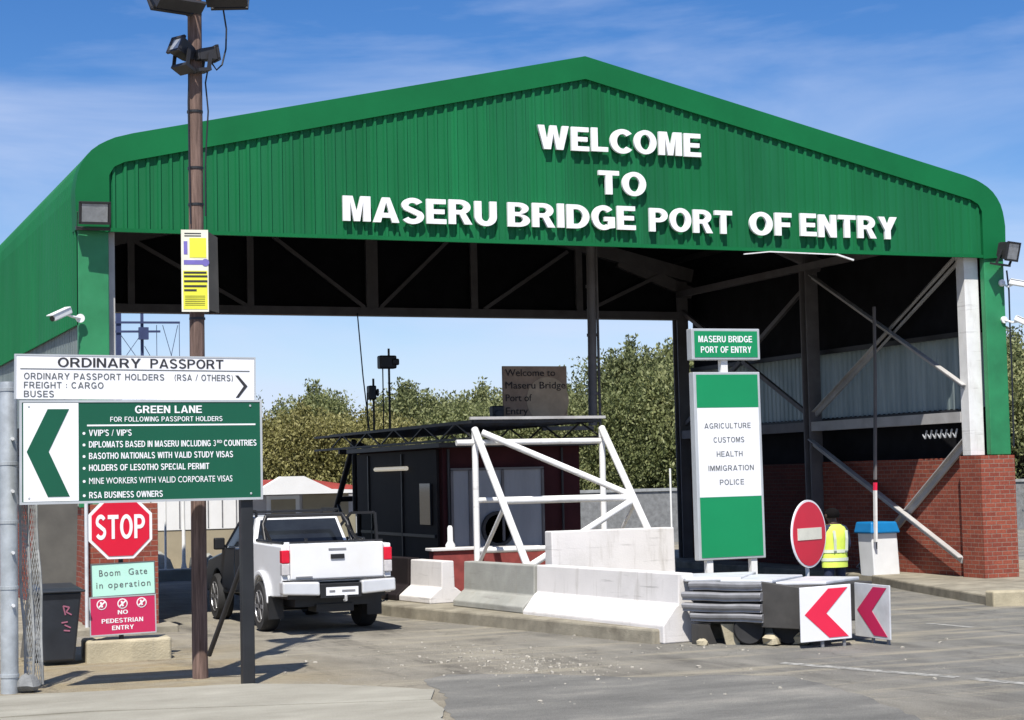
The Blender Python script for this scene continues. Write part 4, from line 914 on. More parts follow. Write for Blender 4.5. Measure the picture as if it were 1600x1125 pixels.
for s in (-1, 1):
    def q(yv, zv):  # point on the sloping side of the greenhouse
        u = (zv - 1.25) / .56; return (s * (.822 - .162 * u + .006), yv, zv)
    b = MB(TT); b.quad(q(2.22, 1.32), q(2.86, 1.30), q(2.86, 1.72), q(2.36, 1.72)); b.build('side_window', 'window_glass', t)
    b = MB(TT); b.quad(q(2.96, 1.29), q(3.72, 1.27), q(3.18, 1.72), q(2.96, 1.72)); b.build('side_window', 'window_glass', t)
    if s < 0:
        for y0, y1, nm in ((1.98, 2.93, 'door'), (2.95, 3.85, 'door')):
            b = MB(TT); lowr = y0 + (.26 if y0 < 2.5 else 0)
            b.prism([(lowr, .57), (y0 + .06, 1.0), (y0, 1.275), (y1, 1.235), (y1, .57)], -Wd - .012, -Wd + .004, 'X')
            b.build(nm, 'truck_shade', t, bevel=.005)['label'] = 'cab door coloured dark for shade'
        for y0, y1 in ((2.2, 2.9), (2.92, 3.78)):
            b = MB(TT)
            for a, c in (((y0, 1.29), (y0 + (.17 if y0 < 2.5 else .0), 1.75)), ((y0 + (.17 if y0 < 2.5 else 0), 1.75), (y1 - (.0 if y0 < 2.5 else .56), 1.75)), ((y1 - (0 if y0 < 2.5 else .56), 1.75), (y1, 1.28))): b.bar(q(*a), q(*c), .03)
            b.build('window_frame', 'truck_shade', t)
b = MB(TT); b.box((-1.08, 3.55, 1.22), (-.90, 3.66, 1.42)); b.bar((-.9, 3.62, 1.28), (-.84, 3.66, 1.26), .05); b.build('mirror', 'truck_black', t, bevel=.03, seg=3)
b = MB(TT); b.box((.90, 3.55, 1.22), (1.08, 3.66, 1.42)); b.build('mirror', 'truck_black', t, bevel=.03, seg=3)
# wheels
for sx, cy in ((-1, 1.22), (1, 1.22), (-1, 4.27), (1, 4.27)):
    cx = sx * .80
    b = MB(TT); b.lathe([(.24, -.12), (.36, -.13), (.39, -.09), (.395, 0), (.39, .09), (.36, .13), (.24, .12)], 40, (cx, cy, .395), 'X'); 
    wh = b.build('wheel', 'tyre_rubber', t, smooth=True)
    b = MB(TT); b.lathe([(.25, -.06), (.255, sx * .128), (.235, sx * .128), (.21, sx * .04), (.06, sx * .03), (.06, sx * .115), (.02, sx * .12)] if sx > 0 else [(.25, .06), (.255, -.128), (.235, -.128), (.21, -.04), (.06, -.03), (.06, -.115), (.02, -.12)], 32, (cx, cy, .395), 'X')
    for k in range(6):
        a = 2 * math.pi * k / 6; b.bar((cx + sx * .11, cy + .05 * math.cos(a), .395 + .05 * math.sin(a)), (cx + sx * .118, cy + .235 * math.cos(a), .395 + .235 * math.sin(a)), .055, .03, (1, 0, 0))
    b.build('rim', 'rim_metal', wh)
# roll bar, roof rack, bed hoops, mudflaps
b = MB(TT)
for s in (-1, 1): b.tube([(s * .72, 1.55, 1.37), (s * .71, 1.74, 1.66), (s * .64, 1.80, 1.79)], .034); b.tube([(s * .72, 1.2, 1.38), (s * .69, 1.74, 1.62)], .026)
b.tube([(-.65, 1.80, 1.795), (.65, 1.80, 1.795)], .034); b.tube([(-.78, 1.1, 1.40), (-.78, 1.85, 1.41)], .028); b.tube([(.78, 1.1, 1.40), (.78, 1.85, 1.41)], .028)
b.tube([(-.78, .3, 1.40), (-.78, 1.1, 1.40)], .025); b.tube([(-.745, .03, 1.41), (.745, .03, 1.41)], .014); b.box((-.5, .02, 1.395), (-.46, .06, 1.47)); b.box((.28, .02, 1.395), (.32, .06, 1.44))
b.build('roll_bar', 'truck_black', t, smooth=True)
b = MB(TT)
for yv in (2.35, 2.7, 3.05): b.bar((-.72, yv, 1.85), (.72, yv, 1.85), .05, .03)
for s in (-1, 1):
    b.bar((s * .70, 2.25, 1.875), (s * .70, 3.15, 1.875), .035, .03)
    for yv in (2.35, 3.05): b.bar((s * .66, yv, 1.77), (s * .66, yv, 1.86), .04)
b.build('roof_rack', 'truck_black', t)
for s in (-1, 1):
    b = MB(TT); b.box((s * .80 - .12, .66, .22), (s * .80 + .12, .68, .58)); b.build('mud_flap', 'truck_black', t)
# driver's door standing open on the far side
th = R(62); hx, hy = Wd, 3.72; dx, dy = math.sin(th), -math.cos(th)
D = lambda d, z, o=0: (hx + dx * d + o * dy, hy + dy * d - o * dx, z)
b = MB(TT); b.hull8([D(0, .55, -.03), D(.95, .55, -.03), D(.95, .55, .03), D(0, .55, .03), D(0, 1.25, -.03), D(.95, 1.27, -.03), D(.95, 1.27, .03), D(0, 1.25, .03)])
od = b.build('door', 'truck_shade', t, bevel=.015); od['label'] = 'open driver door'
b = MB(TT)
for p_, q_ in ((D(.95, 1.27), D(.92, 1.78)), (D(.92, 1.78), D(.50, 1.78)), (D(.50, 1.78), D(.05, 1.27))): b.bar(p_, q_, .045, .045)
b.build('window_frame', 'truck_black', od)
b = MB(TT); b.quad(D(.93, 1.28), D(.90, 1.76), D(.50, 1.76), D(.08, 1.28)); b.build('pane', 'window_glass_clear', od)

# ------------------------------------------------------------------ island: jersey barriers
def jersey(p, q, z0, h, label, m, base=.30, top=.125, low=.16, mid=.42, group='concrete barriers on the traffic island'):
    p, q = Vector((*p, 0)), Vector((*q, 0)); d = (q - p).normalized(); n = Vector((-d.y, d.x, 0))
    prof = [(-base, 0), (-base, low * .5), (-top - .05, mid), (-top, mid + .03), (-top * .9, h), (top * .9, h), (top, mid + .03), (top + .05, mid), (base, low * .5), (base, 0)]
    b = MB(); A = [b._v(p + n * u + Vector((0, 0, z0 + v))) for u, v in prof]; Bq = [b._v(q + n * u + Vector((0, 0, z0 + v))) for u, v in prof]
    k = len(prof)
    for i in range(k): b._f([A[i], A[(i + 1) % k], Bq[(i + 1) % k], Bq[i]])
    b._f(A[::-1]); b._f(Bq)
    return tag(b.build('concrete_barrier', m, bevel=.018, seg=2), label, 'concrete barrier', group)
# first one carries on to the road surface at the island's nose
jersey((11.90, 22.72), (11.43, 26.62), .0, .95, 'white painted long concrete barrier nearest the steel guardrail stack', 'conc_white', base=.40, top=.14, low=.5, mid=.50)
jersey((11.40, 26.68), (11.12, 29.05), .2, .74, 'short unpainted grey concrete barrier below the left leg of the white pipe frame', 'conc_grey', base=.34, top=.13, low=.2, mid=.24)
jersey((10.98, 29.75), (10.83, 30.95), .2, .72, 'short white concrete barrier end between the grey barrier and the pickup', 'conc_white', base=.36, top=.13, low=.2, mid=.24)
jersey((10.80, 31.0), (10.40, 34.6), .2, .74, 'barrier coloured dark for shade beside the pickup in front of the booth side', 'shade_panel', base=.36, top=.13, low=.2, mid=.24)  # shaded stretch of the barrier row, drawn by a dark colour
jersey((11.66, 26.95), (13.85, 26.95), .2, 1.26, 'tall white concrete barrier standing crosswise behind the long white barrier', 'conc_white', base=.30, top=.15, low=.2, mid=.5)

# white pipe frame in front of the booth, twin behind it coloured dark for shade
def pipe_frame(name, y0, dirn, m, label, xa=12.05, xb=14.60):
    t = thing(name, ((xa + xb) / 2, y0, .2), label, 'pipe frame')
    zt = 3.22; run = 2.95 * dirn; leg = lambda X, u: Vector((X, y0 + run * u, zt - (zt - .2) * u))
    def pipe(nm, p, q, r=.058):
        b = MB(); b.tube([p, q], r, 14); b.build(nm, m, t, smooth=True)
    for X in (xa, xb):
        pipe('post', (X, y0, .2), (X, y0, zt)); pipe('leg', leg(X, 0), leg(X, 1), .066)
        pipe('strut', leg(X, .46), (X, y0 + .03 * dirn, .75), .035)
    pipe('top_rail', (xa - .36, y0, 2.98), (xb, y0, 2.98), .055)
    pipe('mid_rail', leg(xa, .43), leg(xb, .43), .06); pipe('low_rail', (xa, y0, 1.93), (xb, y0, 1.93), .05); pipe('foot_rail', (xa, y0, 1.02), (xb, y0, 1.02), .05)
    pipe('diagonal', leg(xa + .12, .02), leg(xb, .42), .06); pipe('diagonal', leg(xb, .44), leg(xa, .80), .06)
    return t
pipe_frame('pipe_frame', 31.1, -1, 'white_pipe', 'white welded pipe frame with sloping legs in front of the booth')
pipe_frame('pipe_frame', 39.2, 1, 'dark_steel', 'pipe frame coloured dark for shade with sloping legs at the far end of the booth', 12.3, 15.0)

# booth
t = thing('booth', (13.6, 35.6, .2), 'dark maroon control booth with a grey window on the traffic island', 'booth')
b = MB(); b.box((12.12, 33.02, .2), (15.0, 38.3, 2.98)); b.build('wall', 'maroon_wall', t, bevel=.01)
b = MB(); b.box((12.06, 33.2, .2), (12.11, 38.25, 2.9)); b.build('side_shade_sheet', 'shade_panel', t)  # side wall's shadow painted in as a darker sheet
b = MB(); b.box((12.28, 32.96, .85), (14.15, 33.01, 2.48)); wf = b.build('window', 'window_grey', t)
b = MB()
for xx in (12.25, 12.62, 13.3, 14.14): b.box((xx, 32.93, .82), (xx + .05, 32.99, 2.5))
b.box((12.25, 32.93, 2.48), (14.19, 32.99, 2.53)); b.build('frame', 'steel_grey_and_shade', wf)
b = MB(); b.box((12.2, 32.6, .93), (14.25, 32.99, .98)); b.build('sill', 'white_paint', t)
b = MB(); b.tube([(12.22, 32.97, .3), (12.22, 32.97, 2.9)], .03, 8); b.tube([(14.6, 32.97, .3), (14.6, 32.97, 2.9)], .025, 8); b.build('downpipe', 'dark_steel', t)
b = MB(); b.lathe([(.30, -.02), (.34, -.03), (.34, -.12), (.28, -.12), (.27, -.04)], 24, (13.2, 33.0, 1.35), 'Y'); b.build('fan_ring', 'dark_steel', t)
b = MB()
for yv in (35.2, 37.4): b.box((12.03, yv, .25), (12.06, yv + .05, 2.85))
b.box((12.03, 33.3, 1.2), (12.055, 38.2, 1.26)); b.build('side_batten', 'black_steel', t)
b = MB(); b.box((12.02, 33.5, 1.45), (12.058, 34.1, 2.25)); b.build('side_window', 'window_glass', t)
b = MB(); b.box((11.9, 32.6, 2.93), (15.2, 38.5, 3.02)); b.build('roof', 'dark_steel', t)
b = MB(); b.tube([(12.02, 34.85, 2.56), (12.02, 36.85, 2.56)], .045, 10); b.build('tube_light', 'tube_cover', t, smooth=True)
t = thing('roof_platform', (13.35, 36, 3.0), 'dark pipe and plank platform above the booth carrying the brown welcome board', 'platform')
b = MB()
for x0 in (12.06, 14.62):
    for zz in (3.06, 3.36): b.bar((x0, 31.2, zz), (x0, 41.5, zz), .045)
    k = 31.2
    while k < 40: b.bar((x0, k, 3.06), (x0, k + .9, 3.36), .026); b.bar((x0, k + .9, 3.36), (x0, k + 1.8, 3.06), .026); k += 1.8
for k in range(11): b.bar((12.06, 31.2 + k * 1.03, 3.36), (14.62, 31.2 + k * 1.03, 3.36), .05)
b.build('framework', 'dark_steel', t)
b = MB()
for k in range(7): b.box((12.14 + k * .36, 31.3 if k % 2 else 31.22, 3.385), (12.32 + k * .36, 41.2 if k % 3 else 40.6, 3.405))
b.build('planks', 'dark_steel', t)
b = MB(); b.box((11.98, 31.12, 3.40), (14.7, 31.19, 3.45)); b.build('front_rail', 'steel_white_paint', t)
t = thing('welcome_board', (14.3, 33.6, 3.42), 'brown welcome board standing on the platform above the booth', 'sign')
b = MB(); b.box((13.64, 33.6, 3.45), (15.03, 33.65, 4.54)); b.build('board', 'board_brown', t, bevel=.006)
b = MB(); b.lathe([(.46, 0), (.46, .004)], 32, (14.6, 33.592, 3.86), 'Y'); b.build('disc', 'board_disc', t)
join_text([text(s_, 13.69, x1, z0, h_, 33.587, t, 'letter_brown', .004, .02) for s_, x1, z0, h_ in (('Welcome to', 14.77, 4.34, .14), ('Maseru Bridge', 14.99, 4.09, .14), ('Port of', 14.25, 3.84, .14), ('Entry', 14.16, 3.58, .14))])
for xx in (13.8, 14.9):
    b = MB(); b.bar((xx, 33.7, 3.42), (xx, 33.7, 4.5), .05); b.build('leg', 'dark_steel', t)
b = MB(); b.box((13.38, 33.5, 3.42), (13.62, 33.72, 3.75)); b.lathe([(.1, 0), (.08, .05)], 16, (13.5, 33.46, 3.58), 'Y'); tag(b.build('siren_box', 'black_steel', bevel=.04), 'black box beside the brown welcome board on the platform', 'box')
def mast(x, y, zt, bw, bh, label):
    t = thing('equipment_mast', (x, y, 3.4), label, 'mast', 'masts on the booth platform')
    b = MB(); b.tube([(x + .04, y, 3.4), (x + .04, y, zt)], .025, 8); b.tube([(x - .1, y, 3.4), (x - .1, y, zt - .3)], .014, 6); b.build('pole', 'black_steel', t)
    b = MB(); b.box((x - bw / 2, y - .1, zt - bh - .15), (x + bw / 2, y + .12, zt - .15)); b.box((x + .08, y - .13, zt - bh - .08), (x + bw / 2 + .05, y - .05, zt - .22)); b.build('head', 'black_steel', t, bevel=.03)
mast(12.37, 37.0, 5.13, .38, .28, 'tall thin mast with a wide black head on the booth platform')
mast(12.08, 37.2, 4.5, .16, .30, 'short mast with a narrow black head left of the taller mast')
b = MB(); b.tube([(13.28, 41.9, 6.35), (13.3, 41.6, 4.8), (13.32, 41.2, 3.4)], .016, 6); tag(b.build('cable', 'cable_black'), 'thin black cable hanging from the rear girder to the booth platform', 'cable')
b = MB(); b.tube([(15.72, 33.9, 3.35), (15.75, 33.9, 5.0), (15.77, 33.9, 7.4)], .09, 14)
for zz in (4.0, 5.2, 6.2): b.lathe([(.105, -.03), (.105, .03)], 14, (15.75, 33.9, zz))
b.bar((15.72, 33.9, 3.3), (14.6, 33.9, 3.3), .08)
tag(b.build('service_pipe', 'steel_grey_and_shade', smooth=True), 'thick dark pipe rising from the booth platform into the roof', 'pipe')
b = MB(); b.tube([(15.98, 34.1, 2.9), (15.98, 34.1, 7.3)], .03, 8); tag(b.build('service_pipe', 'steel_grey_and_shade', smooth=True), 'thin pipe rising beside the thick pipe into the roof', 'pipe')
# low brick planter in front of the booth with pale ledge
t = thing('brick_ledge', (12.6, 31.7, .2), 'low red brick ledge with pale coping in front of the booth window', 'brick ledge')
b = MB(); b.box((11.35, 31.5, .2), (13.9, 31.74, 1.02)); b.build('wall', 'red_brick_low', t, bevel=.01)
b = MB(); b.box((11.3, 31.45, 1.022), (12.6, 31.8, 1.075)); b.box((12.6, 31.45, 1.022), (13.45, 31.8, 1.06)); b.build('coping', 'conc_white', t, bevel=.01)
b = MB(); b.lathe([(.09, 0), (.09, .05), (.05, .12), (.05, .36), (.03, .4)], 14, (11.72, 31.6, 1.075)); tag(b.build('short_post', 'bollard_white', smooth=True), 'short white post standing on the brick ledge', 'post')

# ------------------------------------------------------------------ pylon sign
t = thing('pylon_sign', (13.98, 25.2, .2), 'tall green and white pylon sign listing agriculture customs health immigration and police', 'sign')
TY = Matrix.Translation((13.44, 25.2, 0)) @ Matrix.Rotation(R(-.25), 4, 'Y') @ Matrix.Diagonal((.955, 1, 1, 1))
b = MB(TY); b.box((.0, 0, .98), (1.24, .15, 3.90)); b.build('panel', 'sign_frame', t, bevel=.012)
for z0, z1, mm in ((1.02, 1.95, 'sign_green'), (1.955, 3.34, 'sign_white'), (3.345, 3.86, 'sign_green')):
    b = MB(TY); b.box((.05, -.007, z0), (1.19, -.001, z1)); b.build('face', mm, t)
b = MB(TY); b.box((-.02, -.02, 4.09), (1.25, .15, 4.58)); b.build('header', 'sign_frame', t, bevel=.012)
b = MB(TY); b.box((.03, -.027, 4.13), (1.20, -.021, 4.54)); b.build('header_face', 'sign_green', t)
join_text([text('MASERU BRIDGE', .10, 1.10, 4.365, .10, -.028, t, 'sign_white', .003, .03, TY), text('PORT OF ENTRY', .14, 1.08, 4.20, .10, -.028, t, 'sign_white', .003, .03, TY)])
join_text([text(s_, x0, x1, z0, .082, -.008, t, 'letter_grey', .003, .008, TY, space=1.25) for s_, x0, x1, z0 in (('AGRICULTURE', .17, 1.03, 3.02), ('CUSTOMS', .33, .90, 2.80), ('HEALTH', .38, .86, 2.58), ('IMMIGRATION', .22, 1.06, 2.36), ('POLICE', .42, .87, 2.14))])
for x0 in (.16, .98):
    b = MB(TY); b.box((x0, .03, .2), (x0 + .11, .13, .98)); b.build('leg', 'white_paint', t)
b = MB(TY); b.box((.54, .03, 3.9), (.66, .13, 4.09)); b.build('neck', 'white_paint', t)

# ------------------------------------------------------------------ steel guardrail stack with chevrons
t = thing('guardrail_stack', (12.9, 22.3, 0), 'grey steel guardrail stack on the road in front of the pylon sign', 'guardrail')
Lp, Mp = Vector((11.83, 22.5, 0)), Vector((12.45, 21.6, 0)); dd = (Mp - Lp).normalized(); nn_ = Vector((dd.y, -dd.x, 0))
if nn_.y > 0: nn_ = -nn_
for k, (zc, off, e0, e1) in enumerate(((.795, -.02, .0, .0), (.655, .035, -.08, .01), (.505, .03, -.08, .0), (.375, .0, .02, .01))):
    pr = [(-.06, .055), (.035, .052), (.058, .030), (.050, -.005), (.018, -.035), (.022, -.06), (-.05, -.062)]
    b = MB(); A = []
    for u in (e0, .25, .5, .75, 1 + e1):
        p = Lp + (Mp - Lp) * u + Vector((0, 0, .006 * math.sin(7 * u + k)))
        A.append([b._v(p + nn_ * (o + off) + Vector((0, 0, zc + v))) for o, v in pr])
    for P_, Q_ in zip(A, A[1:]):
        for q in range(len(pr)): b._f([P_[q], P_[(q + 1) % len(pr)], Q_[(q + 1) % len(pr)], Q_[q]])
    b._f(A[0][::-1]); b._f(A[-1])
    b.build('rail', 'rail_steel', t, bevel=.006)
b = MB(); b.hull8([(11.9, 22.52, .30), (12.46, 21.72, .30), (12.52, 21.78, .30), (11.96, 22.58, .30), (11.9, 22.52, .80), (12.46, 21.72, .80), (12.52, 21.78, .80), (11.96, 22.58, .80)]); b.build('backing', 'rail_dark', t)
b = MB(); b.hull8([(12.44, 21.62, .25), (12.95, 21.12, .22), (13.0, 21.2, .22), (12.5, 21.7, .25), (12.44, 21.62, .86), (12.95, 21.12, .76), (13.0, 21.2, .76), (12.5, 21.7, .86)]); b.build('side_plate', 'rail_dark', t, bevel=.01)
b = MB(); b.prism([(11.95, 22.5), (12.5, 21.72), (13.0, 21.25), (14.2, 21.6), (13.7, 23.1), (12.3, 23.5)], .28, .80, 'Z'); b.build('body', 'rail_dark', t, bevel=.02)
for k, (P4, z) in enumerate(([[(11.82, 22.6), (12.5, 22.25), (13.4, 23.4), (12.1, 23.7)], .89], [[(12.2, 22.3), (12.7, 21.75), (13.7, 22.6), (13.3, 23.2)], .865], [[(12.72, 21.7), (13.3, 21.35), (14.25, 22.0), (13.75, 22.6)], .84])):
    b = MB(); b.prism(P4, z - .05, z, 'Z'); b.build('top_plate', 'galv_bright', t, bevel=.015)
for (x0, y0) in ((11.95, 22.35), (13.15, 21.35), (13.9, 22.1)):
    b = MB(); b.hull8([(x0 - .12, y0 - .08, 0), (x0 + .16, y0 - .08, 0), (x0 + .16, y0 + .12, 0), (x0 - .12, y0 + .12, 0), (x0 - .12, y0 - .08, .27), (x0 + .05, y0 - .08, .27), (x0 + .05, y0 + .12, .27), (x0 - .12, y0 + .12, .27)]); b.build('foot', 'rail_dark', t)
b = MB(); b.hull8([(12.16, 22.1, 0), (12.32, 22.0, 0), (12.36, 22.1, 0), (12.2, 22.2, 0), (12.10, 22.12, .28), (12.26, 22.02, .28), (12.3, 22.12, .28), (12.14, 22.22, .28)]); b.build('pale_wedge', 'block_conc', t)
def tyre(c, rz, label):
    b = MB(TR(c, rz)); b.lathe([(.12, -.08), (.19, -.09), (.215, -.05), (.215, .05), (.19, .09), (.12, .08), (.11, 0)], 24, (0, 0, .213), 'X'); return tag(b.build('old_tyre', 'tyre_rubber', smooth=True), label, 'tyre', 'old tyres under the guardrail stack')
tyre((12.42, 21.92, 0), 60, 'black tyre under the corrugated rail end of the guardrail stack')
tyre((12.86, 21.62, 0), 50, 'black tyre under the dark side plate next to the large chevron')
rk = random.Random(11)
for k, (x0, y0, lab) in enumerate(((12.62, 21.66, 'pale rubble lump between the two black tyres'), (13.0, 21.5, 'pale rubble lump behind the large chevron sign'), (11.85, 22.2, 'small pale stone at the left foot of the guardrail stack'))):
    b = MB(); s_ = (.14, .16, .08)[k]; b.lathe([(.3 * s_, 0), (s_, .15 * s_), (.9 * s_, .7 * s_), (.4 * s_, 1.1 * s_), (.05 * s_, 1.15 * s_)], 8, (x0, y0, 0))
    for v in b.b.verts: v.co += Vector((rk.uniform(-.3, .3) * s_, rk.uniform(-.3, .3) * s_, rk.uniform(-.1, .1) * s_))
    tag(b.build('rubble', 'block_conc'), lab, 'rubble')
def chevron(loc, rz, tilt, wd, ht, mred, label, mwhite):
    t = thing('chevron_sign', loc, label, 'chevron sign', 'red chevron signs on the guardrail stack')
    T = TR(loc, rz) @ Matrix.Rotation(R(tilt if rz > -50 else 0), 4, 'X') @ Matrix.Rotation(R(-1.5 if rz > -50 else 1), 4, 'Y')
    b = MB(T); b.box((0, 0, .08), (wd, .025, .08 + ht)); b.build('plate', mwhite, t, bevel=.006)
    z = lambda v: .08 + ht * v
    b = MB(T); b.prism([(wd * .55, z(.95)), (wd * .93, z(.95)), (wd * .50, z(.50)), (wd * .93, z(.05)), (wd * .55, z(.05)), (wd * .08, z(.50))], -.006, -.001, 'Y'); b.build('arrow', mred, t)
    for xx in (.42, .85):
        b = MB(T); b.box((wd * xx, .03, -.02), (wd * xx + .04, .06, ht * .5)); b.build('leg', 'rail_steel', t)
    return t
chevron((12.66, 20.98, 0), 0, 3, .78, .72, 'sign_pink', 'square white sign with pink red chevron facing the road', 'sign_white')
chevron((13.80, 21.46, .0), -85, 3, .74, .72, 'sign_crimson', 'second chevron sign turned sideways with a darker red arrow', 'galv_bright')

# no entry sign
t = thing('no_entry_sign', (14.07, 23.0, 0), 'round red no entry sign with pale bar turned to one side', 'no entry sign')
TE = TR((14.07, 23.0, 1.42), 28.5)
b = MB(TE); b.lathe([(.49, 0), (.49, .02)], 48, (0, 0, 0), 'Y'); b.build('rim', 'sign_white', t)
b = MB(TE); b.lathe([(.462, 0), (.462, .004)], 48, (0, -.0055, 0), 'Y'); b.build('disc', 'sign_red', t)
b = MB(TE); b.box((-.34, -.012, -.085), (.34, -.007, .085)); b.build('bar', 'cream_paper', t)
b = MB(TE); b.tube([(0, .05, -1.42), (0, .05, .4)], .03, 10); b.build('post', 'galv_bright', t, smooth=True)

# boom barrier
t = thing('boom_barrier', (21.45, 32.35, .13), 'white boom barrier cabinet with blue lid and raised boom', 'boom barrier')
b = MB(); b.hull8([(21.15, 32.1, .13), (21.78, 32.1, .13), (21.78, 32.6, .13), (21.15, 32.6, .13), (21.10, 32.08, 1.02), (21.72, 32.08, 1.02), (21.72, 32.6, 1.02), (21.10, 32.6, 1.02)]); cb = b.build('cabinet', 'cabinet_white', t, bevel=.02)
b = MB(); b.box((21.2, 32.07, .85), (21.235, 32.085, .93)); b.box((21.21, 32.07, .7), (21.225, 32.085, .85)); b.build('lock', 'rail_dark', cb)
b = MB(); b.hull8([(21.04, 32.0, 1.02), (21.76, 32.0, 1.02), (21.76, 32.66, 1.02), (21.04, 32.66, 1.02), (21.08, 32.05, 1.25), (21.70, 32.05, 1.25), (21.70, 32.62, 1.25), (21.08, 32.62, 1.25)]); b.build('lid', 'blue_lid', t, bevel=.03)
b = MB(); b.bar((21.13, 31.98, .85), (21.16, 31.98, 1.9), .045, .08); b.build('boom_base', 'white_paint', t)
b = MB(); b.bar((21.16, 31.98, 1.9), (21.17, 31.98, 2.06), .047, .08); b.build('red_band', 'sign_pink', t)
b = MB(); b.bar((21.17, 31.98, 2.12), (21.26, 31.98, 4.3), .04, .07); b.bar((21.26, 31.98, 4.3), (21.29, 31.98, 5.68), .04, .06); b.build('boom', 'steel_grey_and_shade', t)

# ------------------------------------------------------------------ person in a hi-vis vest
def person():
    t = thing('person', (15.8, 25.05, 0), 'person in a lime reflective vest and dark trousers seen from behind', 'person')
    T = TR((15.78, 25.05, 0), 8) @ Matrix.Diagonal((1.14, 1.08, 1, 1))   # faces +Y (away), head turned a little to the left
    V, E, Rr = [], [], []
    def add(p, r, par=None):
        V.append(T @ Vector(p)); Rr.append(r)
        if par is not None: E.append((par, len(V) - 1))
        return len(V) - 1
    pel = add((0, 0, .95), .15); wst = add((0, .01, 1.08), .135, pel); ch = add((0, .01, 1.25), .16, wst); sh = add((0, 0, 1.40), .13, ch)
    nk = add((0, .015, 1.49), .06, sh); hd0 = add((-.005, .03, 1.56), .075, nk); hd = add((-.01, .045, 1.62), .095, hd0); tp = add((-.012, .04, 1.685), .07, hd)
    nose = add((-.035, .14, 1.605), .018, hd)
    for s in (-1, 1):
        hip = add((s * .10, 0, .88), .10, pel); kn = add((s * .115, .03, .49), .068, hip); an = add((s * .12, -.02, .09), .045, kn); toe = add((s * .13, .14, .045), .045, an)
        shd = add((s * .19, 0, 1.40), .072, sh); elb = add((s * .27, -.03 if s < 0 else .02, 1.12), .05, shd)
        wr = add((s * .24, .16, .95), .034, elb); pm = add((s * .225, .215, .91), .038, wr)
        for k, (dx, ln) in enumerate(((-.03, .075), (-.01, .085), (.01, .08), (.03, .06))):
            f1 = add((s * .222 + dx, .265, .893), .0105, pm); f2 = add((s * .218 + dx * 1.1, .265 + ln * .4, .868), .0095, f1); add((s * .214 + dx * 1.1, .265 + ln * .55, .835), .0085, f2)
        t1 = add((s * .185, .225, .905), .012, pm); add((s * .168, .262, .89), .010, t1)
    me = bpy.data.meshes.new('body'); me.from_pydata([tuple(v) for v in V], E, []); me.update()
    o = bpy.data.objects.new('body', me); C.objects.link(o)
    sk = o.modifiers.new('skin', 'SKIN'); sk.use_smooth_shade = True
    for i, r in enumerate(Rr): me.skin_vertices[0].data[i].radius = (r, r * (.72 if i in (0, 1, 2, 3) else 1))
    me.skin_vertices[0].data[0].use_root = True
    su = o.modifiers.new('sub', 'SUBSURF'); su.levels = 2; su.render_levels = 2
    bpy.context.view_layer.update()
    m2 = bpy.data.meshes.new_from_object(o.evaluated_get(bpy.context.evaluated_depsgraph_get()))
    bpy.data.objects.remove(o)
    Ti = T.inverted()
    body = link('body', m2, ['skin', 'cloth_navy', 'tyre_rubber'], t, smooth=False)
    for p in m2.polygons:
        p.use_smooth = True
        c = Ti @ (p.center + BASE[t.name]); ax = abs(c.x)
        p.material_index = 0
        if c.z < .11: p.material_index = 2
        elif c.z < 1.0 and ax < .185 and c.y < .18: p.material_index = 1
        elif c.z < 1.47 and not (c.y > .14 and c.z < 1.0): p.material_index = 1
    # ears and hair
    b = MB(T)
    for s in (-1, 1): b.lathe([(.005, -.012), (.028, -.006), (.03, .004), (.008, .012)], 12, (-.01 + s * .098, .03, 1.615), 'X')
    b.build('ear', 'skin', body, smooth=True)
    b = MB(T); b.lathe([(.088, -.045), (.106, -.01), (.104, .04), (.078, .085), (.03, .108), (.004, .112)], 20, (-.01, .018, 1.625)); b.build('hair', 'hair', body, smooth=True)
    # vest: a shell that follows the torso
    b = MB(T); rings = []
    lev = [(.80, .205, .145), (.90, .205, .145), (1.0, .20, .140), (1.12, .19, .135), (1.25, .205, .145), (1.36, .215, .135), (1.43, .19, .105), (1.475, .115, .08)]
    n = 28
    for z, rx, ry in lev: rings.append([b._v((rx * math.cos(2 * math.pi * k / n) * (1 + .012 * math.sin(5 * k + z * 9)), .005 + ry * math.sin(2 * math.pi * k / n) * (1 + .015 * math.sin(3 * k + z * 14)), z)) for k in range(n)])
    for A, Bq in zip(rings, rings[1:]):
        for k in range(n): b._f([A[k], A[(k + 1) % n], Bq[(k + 1) % n], Bq[k]])
    ve = b.build('vest', 'vest_lime', t, smooth=True)
    b = MB(T)
    for z in (.90, 1.03):
        A = [b._v(((.214 if z < 1 else .208) * math.cos(2 * math.pi * k / n), .005 + (.154 if z < 1 else .148) * math.sin(2 * math.pi * k / n), z)) for k in range(n)]
        Bq = [b._v(((.213 if z < 1 else .205) * math.cos(2 * math.pi * k / n), .005 + (.153 if z < 1 else .146) * math.sin(2 * math.pi * k / n), z + .05)) for k in range(n)]
        for k in range(n): b._f([A[k], A[(k + 1) % n], Bq[(k + 1) % n], Bq[k]])
    b.build('reflective_band', 'vest_silver', ve)
    for s in (-1, 1):
        b = MB(T); b.bar((s * .10, -.142, 1.06), (s * .105, -.150, 1.25), .045, .008, (0, 1, 0)); b.bar((s * .105, -.150, 1.25), (s * .11, -.135, 1.38), .045, .008, (0, 1, 0))
        b.build('shoulder_strip', 'vest_silver', ve)
person()

